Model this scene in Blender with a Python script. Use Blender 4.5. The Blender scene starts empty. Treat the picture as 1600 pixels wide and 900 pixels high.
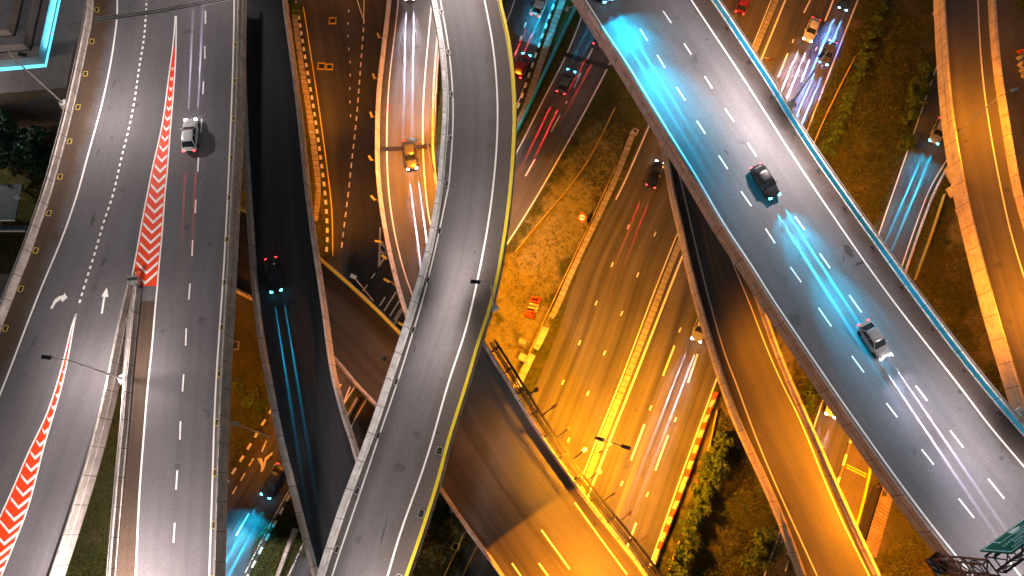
import bpy, math, random
import numpy as np
from mathutils import Vector, Matrix
random.seed(7)
RNG = np.random.default_rng(11)
R = math.radians
SC = bpy.context.scene
COL = SC.collection

# ------------------------------------------------------------------ camera, sky, sun, exposure
CAM_H, FPX, TILT = 101.0, 1150.0, R(17.0)
cam_d = bpy.data.cameras.new('camera')
cam = bpy.data.objects.new('camera', cam_d)
COL.objects.link(cam)
cam.location = (0, 0, CAM_H)
cam.rotation_euler = (TILT, 0, 0)
cam_d.sensor_width = 36.0
cam_d.lens = 36.0 * FPX / 1600.0
cam_d.clip_start = 0.5
cam_d.clip_end = 3000
SC.camera = cam

world = bpy.data.worlds.new('World')
SC.world = world
world.use_nodes = True
wn = world.node_tree
sky = wn.nodes.new('ShaderNodeTexSky')
sky.sky_type = 'NISHITA'
sky.sun_disc = False
sky.sun_elevation = R(2.5)
sky.sun_rotation = R(250)
bg = wn.nodes['Background']
bg.inputs['Strength'].default_value = 0.13
wn.links.new(sky.outputs['Color'], bg.inputs['Color'])

sun_d = bpy.data.lights.new('sun', 'SUN')
sun_d.energy = 0.02
sun_d.angle = R(3)
sun_d.color = (0.75, 0.85, 1.0)
sun = bpy.data.objects.new('sun', sun_d)
COL.objects.link(sun)
sun.rotation_euler = (R(50), 0, R(250))

SC.view_settings.view_transform = 'Standard'
SC.view_settings.look = 'None'
SC.view_settings.gamma = 1.0
SC.view_settings.exposure = 0.0
SC.view_settings.use_curve_mapping = False
SC.render.engine = 'CYCLES'
SC.cycles.use_denoising = True
try:
    SC.cycles.denoiser = 'OPENIMAGEDENOISE'
except Exception:
    pass
SC.cycles.max_bounces = 5
SC.cycles.diffuse_bounces = 2
SC.cycles.glossy_bounces = 2
SC.cycles.sample_clamp_indirect = 4.0
SC.cycles.caustics_reflective = False
SC.cycles.caustics_refractive = False

WHITE = (1.0, 0.845, 0.80)
SODIUM = (1.0, 0.275, 0.006)
GOLD = (1.0, 0.325, 0.006)

# ------------------------------------------------------------------ survey helper: where a sight line meets height z
CT, ST = math.cos(TILT), math.sin(TILT)

def P(u, v, z=0.0):
    a, b = u - 800.0, 450.0 - v
    dx, dy, dz = a, b * CT + FPX * ST, b * ST - FPX * CT
    k = (z - CAM_H) / dz
    return np.array([dx * k, dy * k, z])

def spline(pts, z=0.0, n=None, step=1.5):
    """smooth path through surveyed points, evenly spaced"""
    c = []
    for p in pts:
        c.append(P(p[0], p[1], p[2] if len(p) > 2 else z))
    c = np.array(c)
    if len(c) == 2:
        dense = np.array([c[0] + (c[1] - c[0]) * t for t in np.linspace(0, 1, 50)])
    else:
        ext = np.vstack([2 * c[0] - c[1], c, 2 * c[-1] - c[-2]])
        out = []
        for i in range(1, len(ext) - 2):
            p0, p1, p2, p3 = ext[i - 1], ext[i], ext[i + 1], ext[i + 2]
            for t in np.linspace(0, 1, 24, endpoint=False):
                out.append(0.5 * (2 * p1 + (p2 - p0) * t + (2 * p0 - 5 * p1 + 4 * p2 - p3) * t * t
                                  + (3 * p1 - p0 - 3 * p2 + p3) * t ** 3))
        out.append(ext[-2])
        dense = np.array(out)
        # gentle smoothing of survey jitter
        for _ in range(140):
            dense[1:-1] = 0.25 * dense[:-2] + 0.5 * dense[1:-1] + 0.25 * dense[2:]
    seg = np.linalg.norm(np.diff(dense, axis=0), axis=1)
    s = np.concatenate([[0], np.cumsum(seg)])
    if n is None:
        n = max(2, int(s[-1] / step) + 1)
    q = np.linspace(0, s[-1], n)
    return np.stack([np.interp(q, s, dense[:, k]) for k in range(3)], axis=1)

def length(p):
    return float(np.sum(np.linalg.norm(np.diff(p, axis=0), axis=1)))

def normals(p):
    d = np.gradient(p, axis=0)[:, :2]
    d /= np.maximum(np.linalg.norm(d, axis=1, keepdims=True), 1e-9)
    return np.stack([-d[:, 1], d[:, 0]], axis=1)        # left of travel

def offset(p, d, dz=0.0):
    q = p.copy()
    q[:, :2] += normals(p) * d
    q[:, 2] += dz
    return q

def along(p, s):
    seg = np.linalg.norm(np.diff(p, axis=0), axis=1)
    c = np.concatenate([[0], np.cumsum(seg)])
    pos = np.array([np.interp(s, c, p[:, k]) for k in range(3)])
    e = 0.3
    a = np.array([np.interp(max(s - e, 0), c, p[:, k]) for k in range(3)])
    b = np.array([np.interp(min(s + e, c[-1]), c, p[:, k]) for k in range(3)])
    d = b - a
    d /= max(np.linalg.norm(d), 1e-9)
    return pos, d

# ------------------------------------------------------------------ mesh builder
class MB:
    def __init__(self):
        self.v, self.f, self.uv, self.mi = [], [], [], []
    def quad(self, pts, uvs=None, m=0):
        b = len(self.v)
        self.v.extend([tuple(float(c) for c in p) for p in pts])
        self.f.append(tuple(range(b, b + len(pts))))
        self.uv.append(uvs or [(0, 0)] * len(pts))
        self.mi.append(m)
    def strip(self, a, b, m=0, flip=False):
        """sheet between two paths with metric uv (across, along)"""
        n = len(a)
        s = 0.0
        base = len(self.v)
        w0 = [float(np.linalg.norm(a[i] - b[i])) for i in range(n)]
        ss = [0.0]
        for i in range(1, n):
            ss.append(ss[-1] + float(np.linalg.norm((a[i] + b[i]) / 2 - (a[i - 1] + b[i - 1]) / 2)))
        for i in range(n):
            self.v.append(tuple(a[i])); self.v.append(tuple(b[i]))
        for i in range(n - 1):
            k = base + 2 * i
            fc = (k, k + 2, k + 3, k + 1)
            uv = [(0, ss[i]), (0, ss[i + 1]), (w0[i + 1], ss[i + 1]), (w0[i], ss[i])]
            if flip:
                fc, uv = fc[::-1], uv[::-1]
            self.f.append(fc); self.uv.append(uv); self.mi.append(m)
    def sweep(self, path, prof, side=1, closed=True, m=0):
        """profile [(outward, up)] carried along the path"""
        nrm = normals(path)
        n, k = len(path), len(prof)
        base = len(self.v)
        ss = np.concatenate([[0], np.cumsum(np.linalg.norm(np.diff(path, axis=0), axis=1))])
        pu = [0.0]
        for j in range(1, k + 1):
            a, b = prof[j - 1], prof[j % k]
            pu.append(pu[-1] + math.hypot(b[0] - a[0], b[1] - a[1]))
        for i in range(n):
            for (o, h) in prof:
                self.v.append((path[i, 0] + nrm[i, 0] * o * side, path[i, 1] + nrm[i, 1] * o * side, path[i, 2] + h))
        for i in range(n - 1):
            for j in range(k if closed else k - 1):
                j2 = (j + 1) % k
                fc = (base + i * k + j, base + i * k + j2, base + (i + 1) * k + j2, base + (i + 1) * k + j)
                uv = [(pu[j], ss[i]), (pu[j + 1], ss[i]), (pu[j + 1], ss[i + 1]), (pu[j], ss[i + 1])]
                if side > 0:
                    fc, uv = fc[::-1], uv[::-1]
                self.f.append(fc); self.uv.append(uv); self.mi.append(m)
        if closed:
            for e, rev in ((0, side < 0), (n - 1, side > 0)):
                fc = tuple(base + e * k + j for j in range(k))
                if rev:
                    fc = fc[::-1]
                self.f.append(fc); self.uv.append([(0, 0)] * k); self.mi.append(m)
    def box(self, c, size, rz=0.0, m=0, taper=1.0, tilt=None):
        x, y, z = [s / 2 for s in size]
        pts = [(-x, -y, -z), (x, -y, -z), (x, y, -z), (-x, y, -z),
               (-x * taper, -y * taper, z), (x * taper, -y * taper, z), (x * taper, y * taper, z), (-x * taper, y * taper, z)]
        M = Matrix.Rotation(rz, 3, 'Z')
        if tilt is not None:
            M = M @ Matrix.Rotation(tilt, 3, 'Y')
        b = len(self.v)
        for p in pts:
            q = M @ Vector(p)
            self.v.append((q.x + c[0], q.y + c[1], q.z + c[2]))
        for fc in ((3, 2, 1, 0), (4, 5, 6, 7), (0, 1, 5, 4), (1, 2, 6, 5), (2, 3, 7, 6), (3, 0, 4, 7)):
            self.f.append(tuple(b + i for i in fc))
            self.uv.append([(0, 0), (1, 0), (1, 1), (0, 1)]); self.mi.append(m)
    def tube(self, pts, r, n=6, m=0, r2=None):
        pts = [Vector(tuple(float(c) for c in p)) for p in pts]
        r2 = r if r2 is None else r2
        base = len(self.v)
        K = len(pts)
        for i, p in enumerate(pts):
            d = (pts[min(i + 1, K - 1)] - pts[max(i - 1, 0)]).normalized()
            ref = Vector((0, 0, 1)) if abs(d.z) < 0.9 else Vector((1, 0, 0))
            a = d.cross(ref).normalized(); b = d.cross(a)
            rr = r + (r2 - r) * i / max(K - 1, 1)
            for j in range(n):
                t = 2 * math.pi * j / n
                q = p + (a * math.cos(t) + b * math.sin(t)) * rr
                self.v.append(tuple(q))
        for i in range(K - 1):
            for j in range(n):
                j2 = (j + 1) % n
                self.f.append((base + i * n + j, base + i * n + j2, base + (i + 1) * n + j2, base + (i + 1) * n + j))
                self.uv.append([(0, 0), (1, 0), (1, 1), (0, 1)]); self.mi.append(m)
        for e in (0, K - 1):
            self.f.append(tuple(base + e * n + j for j in range(n))); self.uv.append([(0, 0)] * n); self.mi.append(m)
    def poly(self, pts, m=0):
        self.quad(pts, [(p[0], p[1]) for p in pts], m)
    def prism(self, pts, z0, z1, m=0):
        n = len(pts)
        self.poly([(p[0], p[1], z1) for p in pts], m)
        self.poly([(p[0], p[1], z0) for p in pts][::-1], m)
        for i in range(n):
            a, b = pts[i], pts[(i + 1) % n]
            self.quad([(a[0], a[1], z0), (b[0], b[1], z0), (b[0], b[1], z1), (a[0], a[1], z1)],
                      [(0, 0), (1, 0), (1, 1), (0, 1)], m)
    def loft(self, rings, caps=True, m=0):
        k = len(rings[0]); base = len(self.v)
        for r in rings:
            self.v.extend([tuple(p) for p in r])
        for i in range(len(rings) - 1):
            for j in range(k):
                j2 = (j + 1) % k
                self.f.append((base + i * k + j, base + i * k + j2, base + (i + 1) * k + j2, base + (i + 1) * k + j))
                self.uv.append([(0, 0), (1, 0), (1, 1), (0, 1)]); self.mi.append(m)
        if caps:
            for e in (0, len(rings) - 1):
                self.f.append(tuple(base + e * k + j for j in range(k))); self.uv.append([(0, 0)] * k); self.mi.append(m)
    def build(self, name, mats, parent=None, smooth=False):
        if not isinstance(mats, (list, tuple)):
            mats = [mats]
        v = self.v
        if parent is not None:
            base = Vector((0, 0, 0))
            q = parent
            while q is not None:
                base += Vector(q.location); q = q.parent
            v = [(a - base.x, b - base.y, c - base.z) for a, b, c in v]
        me = bpy.data.meshes.new(name)
        me.from_pydata(v, [], self.f)
        uvl = me.uv_layers.new(name='UVMap')
        flat = []
        for u in self.uv:
            for c in u:
                flat.extend(c)
        if len(flat) == 2 * len(uvl.data):
            uvl.data.foreach_set('uv', flat)
        for m in mats:
            me.materials.append(m)
        me.polygons.foreach_set('material_index', self.mi)
        if smooth:
            me.polygons.foreach_set('use_smooth', [True] * len(me.polygons))
        me.update()
        o = bpy.data.objects.new(name, me)
        COL.objects.link(o)
        if parent is not None:
            o.parent = parent
        return o

def tag(o, label=None, cat=None, group=None, kind=None):
    if label: o['label'] = label
    if cat: o['category'] = cat
    if group: o['group'] = group
    if kind: o['kind'] = kind
    return o

def thing(name, loc, label, cat, group=None):
    o = bpy.data.objects.new(name, None)
    o.empty_display_size = 0.5
    COL.objects.link(o)
    o.location = tuple(float(c) for c in loc)
    return tag(o, label, cat, group)

ORD = ['zeroth', 'first', 'second', 'third', 'fourth', 'fifth', 'sixth', 'seventh', 'eighth', 'ninth', 'tenth',
       'eleventh', 'twelfth', 'thirteenth', 'fourteenth', 'fifteenth', 'sixteenth', 'seventeenth', 'eighteenth',
       'nineteenth', 'twentieth', 'twenty-first', 'twenty-second', 'twenty-third', 'twenty-fourth', 'twenty-fifth']

# ------------------------------------------------------------------ materials
def new_mat(name):
    m = bpy.data.materials.new(name)
    m.use_nodes = True
    nt = m.node_tree
    return m, nt, nt.nodes['Principled BSDF']

def nd(nt, typ, **kw):
    n = nt.nodes.new(typ)
    for k, v in kw.items():
        setattr(n, k, v)
    return n

def noise(nt, vec, scale, detail=4, rough=0.6):
    n = nd(nt, 'ShaderNodeTexNoise')
    n.inputs['Scale'].default_value = scale
    n.inputs['Detail'].default_value = detail
    n.inputs['Roughness'].default_value = rough
    if vec is not None:
        nt.links.new(vec, n.inputs['Vector'])
    return n.outputs['Fac']

def mapr(nt, val, a, b, c, d):
    n = nd(nt, 'ShaderNodeMapRange')
    n.inputs[1].default_value = a; n.inputs[2].default_value = b
    n.inputs[3].default_value = c; n.inputs[4].default_value = d
    nt.links.new(val, n.inputs[0])
    return n.outputs[0]

def mixc(nt, fac, a, b, blend='MIX'):
    n = nd(nt, 'ShaderNodeMix', data_type='RGBA', blend_type=blend)
    for inp, val in ((n.inputs[0], fac), (n.inputs[6], a), (n.inputs[7], b)):
        if hasattr(val, 'is_linked') or hasattr(val, 'node'):
            nt.links.new(val, inp)
        elif isinstance(val, (int, float)):
            inp.default_value = val
        else:
            inp.default_value = (*val, 1)
    return n.outputs[2]

def math_n(nt, op, a, b=None):
    n = nd(nt, 'ShaderNodeMath', operation=op)
    for i, val in enumerate((a, b)):
        if val is None: continue
        if isinstance(val, (int, float)):
            n.inputs[i].default_value = val
        else:
            nt.links.new(val, n.inputs[i])
    return n.outputs[0]

def bump(nt, bs, h, strength=0.3, dist=0.02):
    b = nd(nt, 'ShaderNodeBump')
    b.inputs['Strength'].default_value = strength
    b.inputs['Distance'].default_value = dist
    nt.links.new(h, b.inputs['Height'])
    nt.links.new(b.outputs['Normal'], bs.inputs['Normal'])

def asphalt(name, col, shoulder=None, width=None, sh=(1.0, 1.0), streak=0.35, fine=0.5, rough=0.75, patch=0.3, seed=0.0):
    """worn asphalt: tyre streaks run along the road, shoulders browned by dust, and by painted orange spill on the left deck"""
    m, nt, bs = new_mat(name)
    uv = nd(nt, 'ShaderNodeUVMap', uv_map='UVMap').outputs['UV']
    mp = nd(nt, 'ShaderNodeMapping'); mp.inputs['Scale'].default_value = (0.8, 0.012, 1)
    mp.inputs['Location'].default_value = (seed, seed, 0)
    nt.links.new(uv, mp.inputs['Vector'])
    st = noise(nt, mp.outputs['Vector'], 1.0, 3, 0.55)
    mp2 = nd(nt, 'ShaderNodeMapping'); mp2.inputs['Scale'].default_value = (4.5, 0.05, 1)
    nt.links.new(uv, mp2.inputs['Vector'])
    st2 = noise(nt, mp2.outputs['Vector'], 1.0, 3, 0.6)
    geo = nd(nt, 'ShaderNodeNewGeometry').outputs['Position']
    big = noise(nt, geo, 0.09, 4, 0.55)
    grain = noise(nt, geo, 7.0, 5, 0.75)
    a = mapr(nt, st, 0.3, 0.7, 1 - streak, 1 + streak)
    b = mapr(nt, st2, 0.3, 0.7, 1 - streak * 0.35, 1 + streak * 0.35)
    c = mapr(nt, big, 0.3, 0.7, 1 - patch, 1 + patch)
    d = mapr(nt, grain, 0.25, 0.75, 1 - fine, 1 + fine)
    f = math_n(nt, 'MULTIPLY', math_n(nt, 'MULTIPLY', a, b), math_n(nt, 'MULTIPLY', c, d))
    base = col
    if shoulder is not None:
        sep = nd(nt, 'ShaderNodeSeparateXYZ'); nt.links.new(uv, sep.inputs[0])
        wob = mapr(nt, noise(nt, geo, 0.35, 3), 0.3, 0.7, -0.5, 0.5)
        x = math_n(nt, 'ADD', sep.outputs['X'], wob)
        l = mapr(nt, x, sh[0] - 0.7, sh[0] + 0.7, 1, 0)
        fac = l
        if width is not None:
            r = mapr(nt, x, width - sh[1] - 0.7, width - sh[1] + 0.7, 0, 1)
            fac = math_n(nt, 'MAXIMUM', l, r)
        base = mixc(nt, fac, col, shoulder)
    # oil and repair stains
    vor = noise(nt, geo, 0.55, 2, 0.4)
    stain = mapr(nt, vor, 0.70, 0.76, 0, 0.55)
    cmb = nd(nt, 'ShaderNodeCombineColor')
    for i in range(3):
        nt.links.new(f, cmb.inputs[i])
    colr = mixc(nt, 1.0, base, cmb.outputs[0], 'MULTIPLY')
    colr = mixc(nt, stain, colr, tuple(c * 0.45 for c in col))
    nt.links.new(colr, bs.inputs['Base Color'])
    bs.inputs['Roughness'].default_value = rough
    bs.inputs['Specular IOR Level'].default_value = 0.3
    bump(nt, bs, grain, 0.25, 0.02)
    return m

def plain(name, col, rough=0.7, metal=0.0, var=0.25, scale=2.0, spec=0.4, bmp=0.0):
    m, nt, bs = new_mat(name)
    geo = nd(nt, 'ShaderNodeNewGeometry').outputs['Position']
    n = noise(nt, geo, scale, 5, 0.65)
    lo = tuple(c * (1 - var) for c in col); hi = tuple(min(c * (1 + var), 0.95) for c in col)
    nt.links.new(mixc(nt, mapr(nt, n, 0.3, 0.7, 0, 1), lo, hi), bs.inputs['Base Color'])
    bs.inputs['Roughness'].default_value = rough
    bs.inputs['Metallic'].default_value = metal
    bs.inputs['Specular IOR Level'].default_value = spec
    if bmp: bump(nt, bs, n, bmp, 0.03)
    return m

def concrete(name, col, seam=3.0, var=0.3):
    """cast concrete with dirt runs and a joint every few metres"""
    m, nt, bs = new_mat(name)
    uv = nd(nt, 'ShaderNodeUVMap', uv_map='UVMap').outputs['UV']
    geo = nd(nt, 'ShaderNodeNewGeometry').outputs['Position']
    n1 = noise(nt, geo, 0.8, 5, 0.7); n2 = noise(nt, geo, 6.0, 4, 0.7)
    f = math_n(nt, 'MULTIPLY', mapr(nt, n1, 0.3, 0.7, 1 - var, 1 + var), mapr(nt, n2, 0.3, 0.7, 1 - var * 0.6, 1 + var * 0.6))
    cmb = nd(nt, 'ShaderNodeCombineColor')
    for i in range(3): nt.links.new(f, cmb.inputs[i])
    c = mixc(nt, 1.0, col, cmb.outputs[0], 'MULTIPLY')
    sep = nd(nt, 'ShaderNodeSeparateXYZ'); nt.links.new(uv, sep.inputs[0])
    fr = math_n(nt, 'FRACT', math_n(nt, 'DIVIDE', sep.outputs['Y'], seam))
    line = math_n(nt, 'LESS_THAN', fr, 0.09 / seam)
    c = mixc(nt, math_n(nt, 'MULTIPLY', line, 0.75), c, tuple(x * 0.12 for x in col))
    nt.links.new(c, bs.inputs['Base Color'])
    bs.inputs['Roughness'].default_value = 0.85
    bs.inputs['Specular IOR Level'].default_value = 0.25
    bump(nt, bs, n2, 0.2, 0.02)
    return m

def paint_line(name, col, wear=0.35):
    m, nt, bs = new_mat(name)
    geo = nd(nt, 'ShaderNodeNewGeometry').outputs['Position']
    n = noise(nt, geo, 2.5, 6, 0.75)
    fac = mapr(nt, n, 0.50, 0.72, 0, wear)
    nt.links.new(mixc(nt, fac, col, tuple(c * 0.3 for c in col)), bs.inputs['Base Color'])
    bs.inputs['Roughness'].default_value = 0.6
    return m

def emis(name, col, strength):
    m, nt, bs = new_mat(name)
    bs.inputs['Base Color'].default_value = (*col, 1)
    bs.inputs['Emission Color'].default_value = (*col, 1)
    bs.inputs['Emission Strength'].default_value = strength
    return m

def leaves(name, a, b, c):
    m, nt, bs = new_mat(name)
    rnd = nd(nt, 'ShaderNodeNewGeometry').outputs['Random Per Island']
    geo = nd(nt, 'ShaderNodeNewGeometry').outputs['Position']
    n = noise(nt, geo, 0.9, 3)
    col = mixc(nt, rnd, a, b)
    col = mixc(nt, mapr(nt, n, 0.35, 0.65, 0, 1), col, c)
    nt.links.new(col, bs.inputs['Base Color'])
    bs.inputs['Roughness'].default_value = 0.7
    bs.inputs['Specular IOR Level'].default_value = 0.2
    return m

M = {}
M['deck_grey'] = asphalt('deck_grey', (0.105, 0.100, 0.108), (0.062, 0.043, 0.036), 15.4, (-1.0, 2.3), streak=0.12, fine=0.28, patch=0.13)
M['deck_split'] = asphalt('deck_split', (0.105, 0.098, 0.104), (0.068, 0.043, 0.027), None, (2.3, 1), streak=0.12, fine=0.28, patch=0.13, seed=3.3)  # left shoulder brown joins dust with orange spill put into the colour
M['deck_right_branch'] = asphalt('deck_right_branch', (0.112, 0.104, 0.110), (0.112, 0.104, 0.110), None, (0.1, 1), streak=0.12, fine=0.28, patch=0.13, seed=8.1)
M['deck_loop'] = asphalt('deck_loop', (0.118, 0.110, 0.112), (0.090, 0.075, 0.066), 7.2, (0.3, 1.7), streak=0.12, fine=0.28, patch=0.13, seed=5.5)
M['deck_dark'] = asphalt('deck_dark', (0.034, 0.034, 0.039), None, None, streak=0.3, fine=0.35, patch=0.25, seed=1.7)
M['deck_ramp'] = asphalt('deck_ramp', (0.085, 0.085, 0.085), (0.05, 0.048, 0.042), None, (1.1, 1), streak=0.14, fine=0.3, patch=0.18, seed=2.9)
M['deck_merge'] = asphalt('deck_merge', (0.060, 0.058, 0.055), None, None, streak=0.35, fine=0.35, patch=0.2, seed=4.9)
M['deck_orange'] = asphalt('deck_orange', (0.095, 0.090, 0.085), (0.06, 0.055, 0.05), None, (1.0, 1), streak=0.10, fine=0.25, patch=0.15, seed=6.2)
M['road_main'] = asphalt('road_main', (0.078, 0.073, 0.066), None, None, streak=0.45, fine=0.3, patch=0.2, seed=9.0)
M['road_side'] = asphalt('road_side', (0.045, 0.045, 0.050), None, None, streak=0.3, fine=0.4, patch=0.3, seed=7.4)
M['road_cool'] = asphalt('road_cool', (0.070, 0.070, 0.075), None, None, streak=0.35, fine=0.4, patch=0.3, seed=0.4)
M['yard'] = asphalt('yard', (0.10, 0.085, 0.07), None, None, streak=0.1, fine=0.5, patch=0.35, seed=2.2)
M['concrete'] = concrete('concrete', (0.50, 0.43, 0.39))
M['concrete_white'] = concrete('concrete_white', (0.74, 0.71, 0.68))
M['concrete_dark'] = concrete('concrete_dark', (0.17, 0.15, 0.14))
M['concrete_pink'] = concrete('concrete_pink', (0.45, 0.33, 0.32), 4.2)
M['blue_glow_tint'] = concrete('blue_glow_tint', (0.05, 0.46, 0.70), 6.0, 0.2)  # blue glow of passing headlights put into the concrete's colour
M['slab'] = concrete('slab', (0.30, 0.27, 0.22), 0.9, 0.3)
M['white_paint'] = paint_line('white_paint', (0.78, 0.76, 0.72))
M['yellow_paint'] = paint_line('yellow_paint', (0.80, 0.60, 0.02), 0.3)
M['red_paint'] = paint_line('red_paint', (0.74, 0.046, 0.003), 0.3)
M['black_paint'] = paint_line('black_paint', (0.02, 0.02, 0.02), 0.2)
M['joint'] = plain('joint', (0.012, 0.012, 0.013), 0.5, 0, 0.5, 3)
M['steel'] = plain('steel', (0.42, 0.40, 0.38), 0.45, 0.7, 0.25, 3)
M['steel_dark'] = plain('steel_dark', (0.035, 0.032, 0.032), 0.55, 0.3, 0.3, 3)
M['rust_steel'] = plain('rust_steel', (0.11, 0.055, 0.045), 0.7, 0.2, 0.35, 3)
M['pole'] = plain('pole', (0.48, 0.46, 0.44), 0.45, 0.5, 0.2, 2)
M['lamp_head'] = plain('lamp_head', (0.03, 0.03, 0.035), 0.4, 0.3, 0.2, 3)
M['lamp_head_pale'] = plain('lamp_head_pale', (0.5, 0.5, 0.48), 0.4, 0.3, 0.2, 3)
M['lens_white'] = emis('lens_white', (1.0, 0.9, 0.82), 25)
M['lens_sodium'] = emis('lens_sodium', (1.0, 0.62, 0.25), 30)
M['soil'] = plain('soil', (0.17, 0.12, 0.07), 0.95, 0, 0.45, 0.8, 0.1, 0.6)
M['yellow_steel'] = plain('yellow_steel', (0.55, 0.38, 0.06), 0.5, 0.2, 0.3, 3)
M['grate'] = plain('grate', (0.025, 0.025, 0.025), 0.6, 0.4, 0.4, 6)
M['plastic_red'] = plain('plastic_red', (0.62, 0.09, 0.025), 0.5, 0, 0.25, 2)
M['plastic_cream'] = plain('plastic_cream', (0.62, 0.52, 0.34), 0.5, 0, 0.25, 2)
M['leaf_hedge'] = leaves('leaf_hedge', (0.05, 0.09, 0.015), (0.10, 0.15, 0.03), (0.045, 0.075, 0.012))
M['leaf_tree'] = leaves('leaf_tree', (0.035, 0.09, 0.05), (0.08, 0.17, 0.09), (0.025, 0.06, 0.035))
M['leaf_grass'] = leaves('leaf_grass', (0.05, 0.07, 0.012), (0.12, 0.13, 0.03), (0.07, 0.06, 0.02))
M['bark'] = plain('bark', (0.09, 0.06, 0.04), 0.9, 0, 0.4, 4)
M['roof_wall'] = plain('roof_wall', (0.27, 0.24, 0.235), 0.85, 0, 0.22, 0.5)
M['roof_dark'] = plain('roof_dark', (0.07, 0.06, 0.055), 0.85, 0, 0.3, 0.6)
M['cyan_glow'] = emis('cyan_glow', (0.14, 0.75, 1.0), 1.6)
M['dark_roof'] = plain('dark_roof', (0.02, 0.045, 0.055), 0.6, 0, 0.3, 0.8)
M['tin'] = plain('tin', (0.21, 0.155, 0.075), 0.5, 0.3, 0.3, 0.7)
M['pink_rail'] = plain('pink_rail', (0.5, 0.28, 0.26), 0.5, 0.2, 0.25, 2)
M['sign_green'] = plain('sign_green', (0.002, 0.12, 0.085), 0.75, 0, 0.12, 0.8, 0.15)
M['sign_white'] = plain('sign_white', (0.75, 0.78, 0.80), 0.5, 0, 0.05, 1)
M['sign_blue'] = plain('sign_blue', (0.32, 0.66, 0.85), 0.5, 0, 0.08, 1)
M['tyre'] = plain('tyre', (0.02, 0.02, 0.02), 0.9, 0, 0.3, 5)
M['glass'] = plain('glass', (0.015, 0.018, 0.022), 0.08, 0, 0.1, 1, 0.6)

# ------------------------------------------------------------------ flyovers
def parapet(path, side, parent, mat, inner_mat=None, thick=0.28, h=0.95, fascia=1.25, rail=True, top_at=False, name='parapet', top_mat=None):
    """concrete parapet with a kerb, swept along the inner base line of a deck edge"""
    if top_at:
        path = offset(path, -0.17 * side, -h)
    prof_in = [(0.0, -0.3), (0.0, 0.16), (0.10, 0.18), (0.17, h - 0.02)]
    b = MB()
    o = 0.17
    prof = prof_in + [(o + 0.03, h), (o + thick - 0.03, h), (o + thick, h - 0.03), (o + thick + 0.03, 0.02),
                      (o + thick + 0.13, 0.0), (o + thick + 0.13, -fascia), (o + 0.05, -fascia), (o + 0.05, -0.3)]
    b.sweep(path, prof, side)
    ob = b.build(name, mat, parent)
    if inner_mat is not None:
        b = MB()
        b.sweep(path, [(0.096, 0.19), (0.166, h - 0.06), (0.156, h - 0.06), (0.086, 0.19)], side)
        b.build('glow_tinted_face', inner_mat, ob)  # thin face sheet carrying the blue headlight glow as colour
    if top_mat is not None:
        b = MB()
        b.sweep(path, [(0.03, h - 0.55), (0.10, h + 0.012), (o + thick + .012, h + 0.012), (o + thick + .012, h - 0.01), (0.2, h - 0.03)], side)
        b.build('painted_edge', top_mat, ob)
    if rail:
        b = MB()
        rp = offset(path, side * (o + thick - 0.06), h + 0.28)
        b.sweep(rp, [(-0.04, -0.04), (-0.04, 0.04), (0.04, 0.04), (0.04, -0.04)], side)
        L = length(rp)
        s = 0.8
        while s < L:
            p, d = along(rp, s)
            b.box((p[0], p[1], p[2] - 0.14), (0.08, 0.08, 0.28), math.atan2(d[1], d[0]))
            s += 2.0
        b.build('handrail', M['steel'], ob)
    return ob

def deck_slab(L, Rr, parent, mat, name='road_deck', th=0.32, girder=True):
    a = MB()
    n = len(L)
    L2, R2 = offset(L, 0), offset(Rr, 0)
    a.strip(L2, R2)
    a.strip(L2 + [0, 0, -th], R2 + [0, 0, -th], flip=True)
    a.strip(L2 + [0, 0, -th], L2); a.strip(R2, R2 + [0, 0, -th])
    ob = a.build(name, mat, parent)
    if girder:
        g = MB()
        mid = (L + Rr) / 2
        w = np.linalg.norm(L - Rr, axis=1, keepdims=True)
        k = 0.27
        A, B = mid + (L - mid) * (1 - k), mid + (Rr - mid) * (1 - k)
        A2, B2 = mid + (L - mid) * 0.45, mid + (Rr - mid) * 0.45
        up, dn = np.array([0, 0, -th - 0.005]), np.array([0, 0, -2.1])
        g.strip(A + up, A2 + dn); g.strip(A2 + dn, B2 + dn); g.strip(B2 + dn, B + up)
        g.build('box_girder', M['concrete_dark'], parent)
    return ob

def pier(parent, uv, z, r=0.9, cap=(6, 2.0), rz=0.0):
    p = P(uv[0], uv[1], z)
    b = MB()
    b.tube([(p[0], p[1], -0.5), (p[0], p[1], z - 3.2)], r, 16)
    ob = b.build('pier', M['concrete'], parent)
    c = MB()
    c.box((p[0], p[1], z - 2.7), (cap[0], cap[1], 1.15), rz)
    c.build('pier_cap', M['concrete'], ob)

def line(pts, z, parent, w=0.16, mat='white_paint', name='edge_line', dash=None, gap=None, start=0.0, lift=0.008, path=None):
    p = spline(pts, z, step=0.8) if path is None else path
    p = p + [0, 0, lift]
    b = MB()
    if dash is None:
        b.strip(offset(p, -w / 2), offset(p, w / 2), flip=True)
    else:
        L = length(p); s = start
        while s + dash < L:
            q = np.array([along(p, s + dash * t / 4)[0] for t in range(5)])
            b = MB()
            b.strip(offset(q, -w / 2), offset(q, w / 2), flip=True)
            b.build(name, M[mat], parent)
            s += dash + gap
        return None
    return b.build(name, M[mat], parent)

def dash_list(segs, z, parent, w=0.16, mat='white_paint', name='lane_dash', lift=0.008):
    for (u0, v0, u1, v1) in segs:
        b = MB()
        a, c = P(u0, v0, z + lift), P(u1, v1, z + lift)
        q = np.array([a, c])
        b.strip(offset(q, -w / 2), offset(q, w / 2), flip=True)
        b.build(name, M[mat], parent)

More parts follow.
